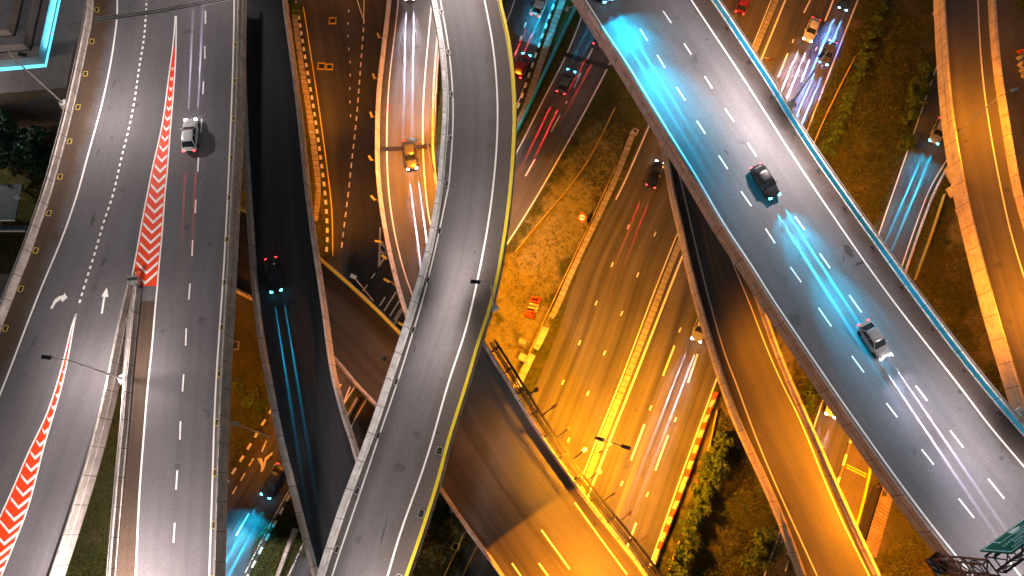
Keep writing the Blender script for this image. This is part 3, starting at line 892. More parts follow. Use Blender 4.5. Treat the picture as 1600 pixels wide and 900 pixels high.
I2bR = [(1005, -60), (985, 35), (957, 97), (910, 187), (845, 302), (800, 374), (735, 470), (660, 585), (600, 690), (545, 800), (500, 900), (470, 970)]
rd = road('right_carriageway', I2bL, I2bR, M['road_cool'], 0.022)
line([(934, -60), (911, 22), (883, 91), (858, 138), (827, 200), (809, 235), (748, 345), (658, 490), (575, 620), (548, 668), (508, 765), (475, 847), (448, 905)], 0.022, rd, 0.2)
line([(1002, -60), (982, 35), (954, 97), (907, 187), (842, 302), (797, 374), (732, 470)], 0.022, rd, 0.2)
dash_list([(907, 114, 897, 137), (875, 180, 861, 206), (836, 249, 821, 275), (926, 76, 918, 92), (886, 158, 884, 162)], 0.022, rd, 0.2)
b = MB(); q = np.array([P(880, 84, .034), P(915, 95, .034), P(952, 105, .034)])
b.strip(offset(q, -0.42), offset(q, 0.42), flip=True); b.build('expansion_joint', M['joint'], rd)
kerb([(872, -6), (858, 33), (840, 82), (820, 142), (811, 169), (770, 250)], 'striped_kerb', 'black and white kerb beside the cyan lit carriageway, top centre', -1, 0.32, 0.18, 0.95, ('white_paint', 'black_paint'))
kerb([(440, 620), (413, 662), (383, 713), (357, 753), (330, 795)], 'striped_kerb', 'black and white kerb beside the grass at lower left', -1, 0.32, 0.18, 0.9, ('white_paint', 'black_paint'))
kerb([(452, 772), (420, 832), (387, 897), (360, 945)], 'striped_kerb', 'black and white kerb on the far side of the cyan road, lower left', 1, 0.32, 0.18, 0.9, ('white_paint', 'black_paint'))
# tiled verge by the cyan carriageway
b = MB(); b.strip(spline([(876, -6), (862, 33), (845, 82), (825, 142), (815, 172), (800, 200)], 0, n=40) + [0, 0, .06], spline([(886, -6), (873, 33), (854, 86), (834, 146), (824, 178), (806, 208)], 0, n=40) + [0, 0, .06])
tag(b.build('paved_verge', M['slab']), kind='structure')
# dividing wall, its blue light put into the colour
def wall(pts, name, label, w=0.3, h=0.8, mat='concrete', cat='wall', z=0.0):
    b = MB(); b.sweep(spline(pts, z, step=1.2), [(-w * .8, -.05), (-w / 2, h), (w / 2, h), (w * .8, -.05)], 1)
    return tag(b.build(name, M[mat]), label, cat)
wall([(915, -20), (900, 10), (872, 68), (850, 116), (827, 167), (803, 215)], 'dividing_wall', 'low wall coloured with blue light beside the tail-lit carriageway, top centre', 0.3, 0.7, 'blue_glow_tint')
wall([(463, 825), (437, 897), (415, 955)], 'dividing_wall', 'grey concrete wall beside the dark grass at lower left', 0.5, 0.8, 'concrete')
wall([(560, 622), (535, 668), (520, 700)], 'dividing_wall', 'short concrete wall between the dark ramp and the S-curved flyover', 0.3, 0.7, 'concrete')

# side road between the dark ramp and the orange ramp
I1L = [(455, -60), (466, 0), (480, 80), (494, 167), (506, 250), (512, 310), (516, 370), (512, 420), (490, 500)]
I1R = [(605, -60), (602, 0), (592, 90), (590, 200), (596, 300), (612, 390), (632, 460), (640, 500)]
rs = road('side_road', I1L, I1R, M['road_side'], 0.026)
line([(569, 30), (568, 45), (563, 110), (557, 187), (550, 247), (545, 297), (538, 350), (533, 395)], 0.026, rs, 0.2, name='lane_dash', dash=0.85, gap=0.75)
line([(545, 15), (543, 60), (548, 100), (546, 150), (549, 200)], 0.026, rs, 0.16, name='lane_dash', dash=0.5, gap=1.9)
line([(553, -20), (558, 0), (568, 30)], 0.026, rs, 0.14); line([(569, -20), (569, 0), (568, 30)], 0.026, rs, 0.14)
b = MB()
for seg in ([(594, 355), (593, 400), (592, 417)], [(605, 395), (597, 408), (592, 417)], [(593, 390), (600, 397), (605, 396)], [(593, 375), (601, 387), (604, 386)]):
    q = spline(seg, 0.037, n=6); b.strip(offset(q, -.14), offset(q, .14), flip=True)
b.build('hatched_marking', M['white_paint'], rs)
dash_list([(586, 427, 580, 435), (574, 445, 567, 455)], 0.026, rs, 0.2)
kerb([(462, -10), (468, 20), (480, 100), (492, 167), (503, 247), (510, 300), (514, 367), (511, 402)], 'striped_kerb', 'black and white kerb beside the narrow green verge, upper left', -1, 0.34, 0.2, 0.75, ('white_paint', 'black_paint'))
line([(474, 10), (488, 100), (500, 180), (512, 270), (519, 330), (520, 400)], 0.026, rs, 0.14, 'yellow_paint')
b = MB(); b.strip(spline([(456, 20), (466, 100), (478, 170), (488, 247), (494, 300), (489, 345)], 0, n=40) + [0, 0, .05], spline([(464, 20), (475, 100), (487, 170), (498, 247), (502, 300), (497, 345)], 0, n=40) + [0, 0, .05])
tag(b.build('footpath', M['slab']), kind='structure')

# right hand road and yards
I4L = [(1492, 20), (1478, 60), (1463, 100), (1433, 187), (1395, 297), (1372, 363), (1330, 490), (1286, 618), (1267, 675), (1215, 837), (1190, 905), (1170, 965)]
I4R = [(1560, 60), (1520, 160), (1482, 249), (1456, 293), (1434, 352), (1411, 419), (1370, 545), (1329, 675), (1306, 750), (1272, 850), (1250, 910), (1230, 970)]
rr = road('right_road', I4L, I4R, M['road_cool'], 0.024)
line([(1480, 60), (1465, 100), (1435, 187), (1397, 297), (1374, 363), (1332, 490), (1288, 618), (1269, 675), (1217, 837), (1192, 905)], 0.024, rr, 0.18)
line([(1480, 249), (1453, 293), (1431, 352), (1408, 419), (1368, 545)], 0.024, rr, 0.16)
dash_list([(1232, 875, 1227, 893)], 0.024, rr, 0.2)
kerb([(1484, 251), (1460, 295), (1437, 354), (1414, 421), (1372, 547)], 'kerb', 'plain pale kerb curving beside the right hand road', 1, 0.3, 0.18)
kerb([(1331, 675), (1308, 750), (1275, 850), (1250, 915)], 'striped_kerb', 'chipped white and dark kerb in front of the orange yard', 1, 0.3, 0.18, 1.6, ('white_paint', 'concrete_dark'))
fc_ = road('forecourt', [(1345, 640), (1330, 682), (1309, 752), (1275, 852), (1250, 925)], [(1385, 660), (1368, 705), (1352, 760), (1336, 820), (1310, 915)], M['yard'], 0.016)
kerb([(1361, 715), (1350, 770), (1335, 825), (1318, 880)], 'kerb', 'yellow kerb between the orange yard and the tin shed', 1, 0.3, 0.2, None, ('yellow_paint',))
dash_list([(1323, 726, 1354, 741), (1322, 730, 1353, 745)], 0.016, fc_, 0.14, 'yellow_paint', 'bay_dash')
road('car_park', [(1500, -60), (1520, 60), (1560, 200), (1600, 400)], [(1800, -60), (1800, 60), (1800, 200), (1800, 400)], M['yard'], 0.012, 30)
road('paved_yard', [(-20, 178), (30, 168), (70, 160), (115, 150)], [(-20, 225), (30, 222), (70, 222), (115, 222)], M['yard'], 0.012, 20)

# ------------------------------------------------------------------ lamps
WK, SK = 4.8, 2.8

def spot(parent, loc, aim, power, col, size=150, blend=0.5, radius=0.5, name='lamp_light', scale=None, road=None):
    d = bpy.data.lights.new(name, 'SPOT')
    d.energy = power * (SK if col in (SODIUM, GOLD) else WK if col == WHITE else 1.0); d.color = col; d.spot_size = R(size); d.spot_blend = blend; d.shadow_soft_size = radius
    o = bpy.data.objects.new(name, d); COL.objects.link(o)
    base = Vector(parent.location) if parent is not None else Vector((0, 0, 0))
    o.location = Vector([float(c) for c in loc]) - base
    dirv = Vector([float(c) for c in aim]) - Vector([float(c) for c in loc])
    o.rotation_euler = dirv.to_track_quat('-Z', 'Y').to_euler()
    if scale: o.scale = scale
    if road is not None:                # long axis of the beam laid along the road
        zax = -dirv.normalized(); x = Vector((float(road[0]), float(road[1]), 0)); x = (x - zax * x.dot(zax)).normalized(); y = zax.cross(x)
        o.rotation_euler = Matrix(((x.x, y.x, zax.x), (x.y, y.y, zax.y), (x.z, y.z, zax.z))).to_euler()
    if parent is not None: o.parent = parent
    return o

def street_lamp(base_px, z0, h, arm, label, power, col, lens='lens_white', head_mat='lamp_head', size=150, aim_off=(0, 0), twin=False, pedestal=True, blend=0.6, head=(1.0, 0.42, 0.16), group='street lamps on and under the decks', road=None, across=.45, throw=9.0, flat=None, lobe=134):
    """tapered mast, curved arm, lantern with a lit lens; arm = (dx, dy) in metres"""
    p = P(base_px[0], base_px[1], z0)
    t = thing('street_lamp', p, label, 'street lamp', group)
    b = MB(); b.tube([p, p + [0, 0, h * .5], p + [0, 0, h]], 0.13, 8, r2=0.07)
    m = b.build('mast', M['pole'], t)
    if pedestal:
        b = MB(); b.box((p[0], p[1], z0 + .12), (1.0, 1.0, .5), R(30), taper=.75); b.build('pedestal', M['concrete_white'], t)
    arms = [arm] + ([(-arm[0], -arm[1])] if twin else [])
    for a in arms:
        a = np.array([a[0], a[1], 0.0]); L = np.linalg.norm(a); dirn = a / L
        e = p + [0, 0, h] + a
        b = MB(); b.tube([p + [0, 0, h - .3], p + [0, 0, h - .05] + a * .25, e + [0, 0, .1]], 0.055, 6); b.build('arm', M['pole'], t)
        rz = math.atan2(dirn[1], dirn[0])
        hc = e + dirn * head[0] * .4 + [0, 0, .1]
        b = MB(); b.box(hc + [0, 0, .02], head, rz, taper=.8); ho = b.build('lantern', M[head_mat], t)
        b = MB(); b.box(hc - [0, 0, head[2] * .5], (head[0] * .75, head[1] * .7, .06), rz); b.build('lens', M[lens], ho)
        lp = hc - [0, 0, head[2] + .15]
        if road is None:
            f_ = None if flat is None else P(flat[2], flat[3], z0) - P(flat[0], flat[1], z0)
            spot(t, lp, lp + np.array([aim_off[0], aim_off[1], -10.0]), power, col, size, blend, .12 if flat else .5, scale=(3, 1, 1) if flat else None, road=f_)
        else:                            # two lobes thrown up and down the road, cut off across it
            r_ = P(road[2], road[3], z0) - P(road[0], road[1], z0); r_ /= np.linalg.norm(r_)
            for k in (-1, 1):
                spot(t, lp, lp + r_ * k * throw + np.array([aim_off[0], aim_off[1], -10.0]), power * .62, col, lobe, 1.0, scale=(1, across, 1), road=r_)
    return t

# white lamps on the top decks
RF = (1100, 100, 1450, 600)
street_lamp((100, 163), ZA, 11, (1.6, -.4), 'tall pale lamp post leaning over the left parapet near the stepped roof', 4400, WHITE, aim_off=(7, -2.5), road=(127, 60, 60, 320), across=.95)
street_lamp((192, 592), ZA, 10.5, (-1.7, .2), 'dark headed lamp post standing in the fork of the left flyover', 3300, WHITE, aim_off=(1, 0), road=(235, 400, 170, 800), across=1.0, throw=6)
street_lamp((185, 1030), ZA, 10.5, (-1.2, 0), 'lamp post of the left flyover just below the picture', 21000, WHITE, road=(235, 500, 170, 900), across=1.0)
street_lamp((395, -130), ZA, 10.5, (-1.5, 0), 'lamp post of the left flyover just above the picture', 5500, WHITE, aim_off=(-8, -2), road=(370, 0, 360, 300), across=.6, throw=14)
street_lamp((771, 480), ZC, 9, (-1.2, .1), 'dark headed lamp post on the right parapet of the S-curved flyover', 5000, WHITE, aim_off=(-3.8, 0), road=(790, 300, 680, 660), across=.27, throw=12)
street_lamp((735, -250), ZC, 12, (-1.4, 0), 'lamp post of the S-curved flyover just above the picture', 80000, WHITE, aim_off=(-1, 0), road=(750, -110, 770, 300), lobe=100, across=.30, throw=26)
street_lamp((588, 1040), ZC, 9, (-1.3, .4), 'lamp post of the S-curved flyover just below the picture', 7000, WHITE, aim_off=(-1, 0), road=(660, 660, 560, 960), across=.35, throw=16)
street_lamp((1236, 163), ZF, 11, (-.5, -0.4), 'lamp post rising from the blue-tinted parapet above the blue lit cars', 16500, WHITE, aim_off=(-4.2, -3.4), road=RF, across=.40, throw=12)
street_lamp((1592, 645), ZF, 11, (-.5, -.4), 'lamp post on a pale pedestal at the right border', 6800, WHITE, aim_off=(-5, -3.6), road=RF, across=.40, throw=12)
street_lamp((960, -150), ZF, 9, (.6, -.6), 'lamp post of the wide diagonal flyover just above the picture', 5000, WHITE, aim_off=(2, 1), road=RF, across=.36, throw=14)
street_lamp((1700, 960), ZF, 9, (-.8, .6), 'lamp post of the wide diagonal flyover just below the picture', 5500, WHITE, aim_off=(-5, -4), road=RF, across=.36, throw=14)

# sodium lamps
street_lamp((936, 707), .16, 14, (1.1, -.35), 'twin headed sodium lamp on the central reserve of the bright expressway', 20000, GOLD, 'lens_sodium', 'rust_steel', twin=True, size=160, pedestal=False, head=(1.1, .45, .18))
street_lamp((1150, 160), .16, 12, (1.1, -.35), 'sodium lamp on the central reserve beneath the wide diagonal flyover', 6500, GOLD, 'lens_sodium', 'rust_steel', size=160, pedestal=False)
street_lamp((679, 272), ZO, 9, (-1.5, .3), 'lit sodium lamp on the right parapet of the narrow orange ramp', 9000, SODIUM, 'lens_sodium', 'lamp_head_pale', size=160, pedestal=False)
street_lamp((1500, 203), ZH, 9, (1.2, .4), 'brightly lit sodium lamp leaning over the far right ramp', 6000, SODIUM, 'lens_sodium', 'lamp_head_pale', size=165, pedestal=False)
street_lamp((1640, 480), ZH, 9, (-1.2, 0), 'sodium lamp of the far right ramp beyond the right border', 6500, SODIUM, 'lens_sodium', 'lamp_head', size=165, pedestal=False)
street_lamp((1410, 985), ZG, 8, (-1.4, 0), 'sodium lamp of the orange ramp just below the picture', 8500, SODIUM, 'lens_sodium', 'lamp_head', size=165, pedestal=False)
street_lamp((925, 935), ZO, 8.5, (-.5, 0.5), 'added sodium lamp below the picture, shaping a lit patch on the merging ramp', 15000, SODIUM, 'lens_sodium', 'lamp_head', size=104, blend=.05, pedestal=False, aim_off=(0, 0), flat=(795, 865, 912, 785))  # added lamp; its sharp beam edge stands in for a shadow line
street_lamp((540, -90), 0.02, 9, (1, 0), 'sodium lamp of the side road just above the picture', 3000, SODIUM, 'lens_sodium', 'lamp_head', pedestal=False)

street_lamp((-130, 210), 0, 14, (1.5, 0), 'added white lamp post beside the stepped building beyond the left border', 3000, WHITE, aim_off=(8, 0), size=165)  # unseen lamp, added to lighten trees, shelters and building

def fill_light(px, z, aim_px, aim_z, power, label, col=SODIUM, size=120, blend=.7):
    """box floodlight added unseen under a deck edge, as fill for what lies below"""
    p = P(px[0], px[1], z); a = P(aim_px[0], aim_px[1], aim_z)
    t = thing('fill_light', p, label, 'fill_light', 'unseen lights added under the decks')
    d = (a - p) / np.linalg.norm(a - p)
    rz = math.atan2(d[1], d[0])
    b = MB(); b.box(p, (.35, .5, .4), rz); b.build('housing', M['lamp_head'], t)
    b = MB(); b.box(p + d * .24, (.06, .4, .3), rz); b.build('lens', M['lens_sodium'], t)
    b = MB(); b.tube([p + [0, 0, .2], p + [0, 0, 1.2]], .05, 6); b.build('bracket', M['steel'], t)
    spot(t, p + d * .35, a, power, col, size, blend)  # unseen source, added to brighten ramps and ground
fill_light((790, 330), 18.8, (855, 430), 0, 19000, 'floodlight added under the S-curved flyover facing the bare soil', GOLD)
fill_light((700, 690), 18.8, (770, 760), ZE, 900, 'floodlight added under the lower S-curved flyover facing the merge')
fill_light((1245, 540), 18.5, (1235, 570), 0, 5000, 'floodlight added under the wide diagonal flyover facing the stony bank')
fill_light((1352, 672), 18.5, (1250, 740), ZG, 9000, 'floodlight added under the wide diagonal flyover facing the orange ramp')
fill_light((1440, 790), 18.5, (1350, 780), 0, 20000, 'floodlight added under the wide diagonal flyover facing the tin shed')
fill_light((1265, 240), 18.5, (1340, 150), 0, 15000, 'floodlight added under the wide diagonal flyover facing the hedge', GOLD)
fill_light((1440, 470), 18.5, (1520, 430), 0, 12000, 'floodlight added under the wide diagonal flyover facing the stony verge')
fill_light((700, 120), 18.8, (640, 130), ZO, 5000, 'floodlight added under the upper S-curved flyover facing the narrow ramp')
fill_light((350, 620), 17.8, (390, 590), 0, 7000, 'floodlight added under the left flyover facing the mossy verge')
fill_light((600, 560), 18.8, (560, 540), ZE, 1200, 'floodlight added under the S-curved flyover facing the crossing deck')
fill_light((1212, 730), 7.2, (1150, 830), 0, 1300, 'floodlight added under the orange ramp facing the dim grass')
fill_light((1120, 30), 18.5, (1190, 20), 0, 14000, 'floodlight added under the top of the wide diagonal flyover facing the expressway')
fill_light((447, 110), 12.2, (490, 130), 0, 3200, 'floodlight added under the dark ramp facing the upper striped kerb')
fill_light((466, 290), 12.2, (504, 290), 0, 3200, 'floodlight added under the dark ramp facing the lower striped kerb')


# ------------------------------------------------------------------ vehicles
def car_rings(secs):
    rings = []
    for (x, w, z0, z1) in secs:
        r = 0.16
        rings.append([(x, -w, z0 + .12), (x, -w, (z0 + z1) / 2), (x, -w + .03, z1 - r * .6), (x, -w + r, z1 - .02), (x, -w * .45, z1 + .015), (x, w * .45, z1 + .015),
                      (x, w - r, z1 - .02), (x, w - .03, z1 - r * .6), (x, w, (z0 + z1) / 2), (x, w, z0 + .12), (x, w - .1, z0), (x, -w + .1, z0)])
    return rings

def make_car(kind):
    t = bpy.data.objects.new('parked_car', None); COL.objects.link(t); t.empty_display_size = .5
    parts = {}
    b = MB()
    if kind == 'van':
        b.loft(car_rings([(-2.5, .78, .38, 1.75), (-2.42, .88, .30, 1.9), (-1.2, .92, .26, 1.95), (.6, .92, .26, 1.95), (1.15, .90, .26, 1.86), (1.75, .89, .27, 1.12), (2.3, .84, .3, .98), (2.48, .72, .38, .8)]))
        parts['body'] = b.build('body', M['tyre'], t, smooth=True)
        g = MB()
        g.quad([(1.22, -.74, 1.80), (1.22, .74, 1.80), (1.74, .80, 1.17), (1.74, -.80, 1.17)][::-1])
        for s in (-1, 1):
            q = [(1.1, s * .925, 1.72), (1.55, s * .925, 1.2), (-.2, s * .935, 1.2), (-.2, s * .935, 1.72)]
            g.quad(q if s > 0 else q[::-1])
        g.build('window_glass', M['glass'], t)
    else:
        b.loft(car_rings([(-2.22, .66, .40, .78), (-2.12, .80, .28, .90), (-1.6, .87, .22, .95), (-.6, .90, .20, .93), (.8, .90, .20, .92), (1.3, .88, .21, .86), (1.9, .83, .25, .76), (2.15, .72, .30, .66), (2.24, .56, .36, .58)]))
        parts['body'] = b.build('body', M['tyre'], t, smooth=True)
        g = MB()
        ring = lambda x0, x1, w, z, r: [(x0, -w + r, z), (x0 + r, -w, z), (x1 - r, -w, z), (x1, -w + r, z), (x1, w - r, z), (x1 - r, w, z), (x0 + r, w, z), (x0, w - r, z)]
        g.loft([ring(-1.85, 1.0, .80, .90, .15), ring(-1.2, .32, .66, 1.36, .15)])
        g.build('window_glass', M['glass'], t)
        g = MB()
        g.loft([ring(-1.22, .34, .665, 1.35, .16), ring(-1.16, .28, .64, 1.42, .16), ring(-.9, .05, .5, 1.455, .16)])
        for s in (-1, 1):
            for (a, c) in (((-1.15, .65, 1.36), (-1.75, .79, .92)), ((.28, .65, 1.36), (.95, .79, .92)), ((-.35, .66, 1.36), (-.4, .815, .92))):
                g.tube([(a[0], s * a[1], a[2]), (c[0], s * c[1], c[2])], .045, 5)
        parts['roof'] = g.build('roof', M['tyre'], t, smooth=True)
        g = MB()
        for s in (-1, 1):
            g = MB(); g.box((.72, s * .98, .95), (.16, .2, .12)); g.build('wing_mirror', M['tyre'], t)
    fx, wy = (1.38, .80)
    for x in (fx, -1.36):
        for s in (-1, 1):
            g = MB(); g.tube([(x, s * (wy - .1), .32), (x, s * (wy + .1), .32)], .32, 14); g.build('wheel', M['tyre'], t)
    hx, hz = (2.36, .72) if kind == 'van' else (2.12, .60)
    rx, rz_ = (-2.5, 1.0) if kind == 'van' else (-2.17, .74)
    for s in (-1, 1):
        g = MB(); g.box((hx, s * .58, hz), (.22, .32, .14)); parts.setdefault('heads', []).append(g.build('headlight', M['lens_white'], t))
        g = MB(); g.box((rx, s * .62, rz_), (.12, .28, .14)); parts.setdefault('tails', []).append(g.build('taillight', M['tail_lens'], t))
    return t

M['tail_lens'] = emis('tail_lens', (1.0, 0.03, 0.03), 12)
M['head_white'] = emis('head_white', (0.92, 0.90, 1.0), 40)
M['head_blue'] = emis('head_blue', (0.10, 0.45, 1.0), 30)
M['head_cyan'] = emis('head_cyan', (0.05, 0.7, 1.0), 30)

def car_paint(name, col):
    m, nt, bs = new_mat(name)
    geo = nd(nt, 'ShaderNodeNewGeometry').outputs['Position']
    n = noise(nt, geo, 3.0, 3)
    nt.links.new(mixc(nt, mapr(nt, n, .3, .7, 0, .2), col, tuple(c * .6 for c in col)), bs.inputs['Base Color'])
    bs.inputs['Metallic'].default_value = 0.2; bs.inputs['Roughness'].default_value = 0.3
    bs.inputs['Coat Weight'].default_value = 0.6
    return m
PAINT = {'white': car_paint('white_car_paint', (.62, .62, .62)), 'silver': car_paint('silver_car_paint', (.30, .31, .33)), 'black': car_paint('black_car_paint', (.015, .015, .018)),
         'red': car_paint('red_car_paint', (.28, .02, .015)), 'blue': car_paint('blue_car_paint', (.03, .06, .16)), 'grey': car_paint('grey_car_paint', (.09, .09, .1))}

PROTO = {}
def car(px, z, px2, colour, label, kind='car', beam=('white', 60000, 1.0), tail=8000):
    """a car standing at px, facing px2"""
    p, q = P(px[0], px[1], z), P(px2[0], px2[1], z)
    if (kind, colour) not in PROTO:
        if kind not in PROTO:
            PROTO[kind] = make_car(kind); src = PROTO[kind]; fresh = True
        else:
            src = PROTO[kind]; fresh = False
        PROTO[(kind, colour)] = True
    src = PROTO[kind]
    if 'used' not in src:
        t = src; kids = list(src.children); src['used'] = 1
    else:
        t = src.copy(); COL.objects.link(t); kids = []
        for ch in src.children:
            if ch.type == 'LIGHT': continue
            c = ch.copy(); COL.objects.link(c); c.parent = t; kids.append(c)
    hm = {'white': 'head_white', 'blue': 'head_blue', 'cyan': 'head_cyan'}[beam[0]]
    for c in kids:
        n = c.name.split('.')[0]
        if n in ('body', 'roof', 'wing_mirror', 'headlight'):
            c.data = c.data.copy()
            c.data.materials[0] = M[hm] if n == 'headlight' else PAINT[colour]
    t.name = 'panel_van' if kind == 'van' else 'car'
    t.location = p
    d = q - p
    t.rotation_euler = (0, 0, math.atan2(d[1], d[0]))
    tag(t, label, 'van' if kind == 'van' else 'car', 'vehicles driving with lit lamps')
    colr = {'white': (.80, .78, 1.0), 'blue': (.10, .35, 1.0), 'cyan': (.0, .58, .92)}[beam[0]]
    for s in (-1, 1):
        def lamp(name, loc, aim, power, col, size, sc):
            dl = bpy.data.lights.new(name, 'SPOT'); dl.energy = power; dl.color = col; dl.spot_size = R(size); dl.spot_blend = 1.0; dl.shadow_soft_size = .06
            o = bpy.data.objects.new(name, dl); COL.objects.link(o); o.parent = t
            o.location = loc
            o.rotation_euler = (Vector(aim) - Vector(loc)).to_track_quat('-Z', 'Y').to_euler()
            o.scale = (sc, 1, 1)
        if beam[1]:
            kb = beam[1] / 60000.0
            lamp('dipped_beam', (2.5, s * .58, .66), (5.2, s * .58, 0), 16000 * kb, colr, 26, .12)
            lamp('middle_beam', (2.5, s * .58, .66), (8.0, s * .59, 0), 125000 * kb, colr, 10, .18)
            lamp('main_beam', (2.5, s * .58, .66), (13.0, s * .60, 0), 640000 * kb, colr, 6.4, .28)
            wm = beam[3] if len(beam) > 3 else 1.0
            lamp('far_wash', (2.5, s * .58, .66), (20.0, s * 1.0, 0), 80000 * kb * wm, colr, 3.8, 4.2 * beam[2] ** .5)
            lamp('near_wash', (2.5, s * .58, .66), (10.0, s * .9, 0), 9500 * kb * wm, colr, 9.5, 2.6 * beam[2] ** .5)
            lamp('headlight_spill', (2.5, s * .58, .66), (12.0, s * .9, 0), beam[1] * .05 * wm ** .5, colr, 30, 1.1 * beam[2])
        if tail:
            lamp('taillight_glow', (-2.6, s * .62, .75), (-6.0, s * .62, 0), tail, (1.0, .02, .03), 17, .16)
            lamp('brake_glow', (-2.6, s * .62, .75), (-10.5, s * .62, 0), tail * 4, (1.0, .02, .03), 9, .22)
    return t

car((300, 215), ZA, (303, 150), 'white', 'white car driving up the right half of the left flyover', 'car', ('white', 20000, 1.2, .5), 6000)
car((430, 432), ZD, (441, 500), 'black', 'black car with blue headlights alone on the dark ramp', 'car', ('cyan', 26000, .8, .12), 0)
car((641, -16), ZO, (640, 40), 'silver', 'silver car at the top of the narrow orange ramp', 'car', ('white', 70000, 1, 1.5), 0)
car((642, 245), ZO, (648, 290), 'grey', 'grey car just below the joint of the narrow orange ramp', 'car', ('white', 90000, 1, .3), 0)
car((843, 12), 0.03, (856, -18), 'white', 'white car with cyan headlights and red tail lamps on the carriageway, top centre', 'car', ('cyan', 60000, 4.0, 2.0), 40000)
car((815, 106), 0.03, (830, 72), 'red', 'red car half hidden beside the S-curved flyover, tail lamps lit', 'car', ('cyan', 60000, 4.0, 3.0), 50000)
car((884, 131), 0.03, (896, 106), 'grey', 'grey car showing red tail lamps below the dark road joint', 'car', ('cyan', 20000, 1.6), 60000)
car((941, 58), 0.03, (953, 36), 'blue', 'dark blue car with red tail lamps above the dark road joint', 'car', ('white', 15000, 1), 20000)
car((1023, 275), 0.03, (1033, 250), 'black', 'black car with red tail lamps alone on the upper lanes of the orange expressway', 'car', ('white', 6000, 1), 25000)
car((1094, 512), 0.03, (1084, 538), 'silver', 'silver car emerging beside the orange ramp onto the expressway', 'car', ('white', 60000, 1), 0)
car((1160, 8), 0.03, (1170, -18), 'red', 'red car with tail lamps lit at the top of the expressway', 'car', ('white', 8000, 1), 60000)
car((1266, 50), 0.03, (1256, 74), 'white', 'white car with white headlights at the top right of the expressway', 'car', ('white', 100000, 1.6, 1.5), 0)
car((1321, 2), 0.03, (1310, 28), 'blue', 'blue car with blue headlights at the top right of the expressway', 'car', ('blue', 150000, 1.4, 1.2), 0)
car((1291, 86), 0.03, (1281, 110), 'grey', 'grey car with blue headlights farther down the outer lane of the expressway', 'car', ('blue', 150000, 1.4, 1.2), 0)
car((1463, 208), 0.03, (1452, 234), 'silver', 'silver car on the right hand road lit by cool headlights', 'car', ('cyan', 70000, 4.0, 1.0), 9000)
car((1302, 628), 0.03, (1294, 652), 'white', 'white car on the right hand road peeping out below the wide diagonal flyover', 'car', ('white', 30000, 1.4), 0)
car((430, 752), 0.03, (419, 772), 'blue', 'blue car with cyan headlights at lower left between two decks', 'car', ('cyan', 90000, 4.0, 4.0), 0)
car((938, -14), ZF, (965, 30), 'blue', 'blue car with cyan headlights in the left lane of the wide flyover', 'car', ('cyan', 110000, 5.0, 5.0), 0)
car((1193, 287), ZF, (1223, 334), 'black', 'black car with cyan headlights in the middle lane of the wide flyover', 'car', ('cyan', 130000, 2.6, 2.5), 0)
car((1362, 533), ZF, (1391, 576), 'silver', 'silver car with white headlights in the middle lane of the wide flyover', 'car', ('white', 60000, 3.5, 1.2), 0)

# ------------------------------------------------------------------ gantry sign on the wide flyover
gz1, gz2 = 27.9, 32.4
gdir = np.array([.853, .523])               # across the deck, away from the left parapet
gface = np.array([-.523, .853])             # the way the sign faces
gb = P(1470, 866, ZF)
gt = thing('gantry_sign', (gb[0], gb[1], ZF), 'dark lattice gantry carrying a green road sign, bottom right corner', 'gantry sign')
def lattice(b, a, c, w, up, r=.09, n=6):
    """box truss from a to c; w = sideways vector, up = depth vector"""
    a, c, w, up = [np.array(x, float) for x in (a, c, w, up)]
    cs = [(0 * w), w, w + up, up]
    for o in cs: b.tube([a + o, c + o], r, 6)
    for i in range(n):
        p, q = a + (c - a) * i / n, a + (c - a) * (i + 1) / n
        for j in range(4):
            o1, o2 = cs[j], cs[(j + 1) % 4]
            b.tube([p + o1, p + o2], r * .6, 5); b.tube([p + o1, q + o2], r * .6, 5)
    for j in range(4): b.tube([c + cs[j], c + cs[(j + 1) % 4]], r * .8, 5)
D3 = np.array([gdir[0], gdir[1], 0]); F3 = np.array([gface[0], gface[1], 0])
base = np.array([gb[0], gb[1], ZF - .2]) - D3 * .9
b = MB(); lattice(b, base, base + [0, 0, 8.2], -F3 * 1.6, D3 * .7, .11, 4); b.build('mast', M['rust_steel'], gt)
b = MB(); lattice(b, base + [0, 0, 7.2] + D3 * 1.15, base + [0, 0, 7.2] + D3 * 18, -F3 * 1.5, [0, 0, 1.3], .11, 9); b.build('truss', M['steel_dark'], gt)
b = MB(); b.box(base + D3 * .5 - F3 * .7 + [0, 0, -.3], (2.2, 1.8, .5), math.atan2(gdir[1], gdir[0])); b.build('footing', M['steel_dark'], gt)
so = np.array([gb[0], gb[1], 0.0]) + D3 * .5 + F3 * .45
def sp(s, t, o=0.0): return so + D3 * s + F3 * o + np.array([0, 0, gz1 + (gz2 - gz1) * t])
def panel(name, s0, s1, t0, t1, o, mat, par, th=.03):
    b = MB()
    f = [sp(s0, t0, o), sp(s1, t0, o), sp(s1, t1, o), sp(s0, t1, o)]; k = [p - F3 * th for p in f]
    b.quad(f[::-1]); b.quad(k)
    for i in range(4): b.quad([f[i], f[(i + 1) % 4], k[(i + 1) % 4], k[i]])
    return b.build(name, M[mat], par)
SW = 11.5
pn = panel('sign_panel', 0, SW, 0, 1, 0, 'sign_green', gt, .12)
panel('border', .12, .24, .03, .97, .02, 'sign_blue', pn); panel('border', .12, SW - .12, .03, .062, .024, 'sign_white', pn)
panel('border', .12, SW - .12, .94, .97, .024, 'sign_blue', pn)
panel('divider', 1.2, SW - .5, .30, .325, .022, 'sign_blue', pn)
panel('divider', 1.35, 1.47, .07, .30, .026, 'sign_blue', pn)
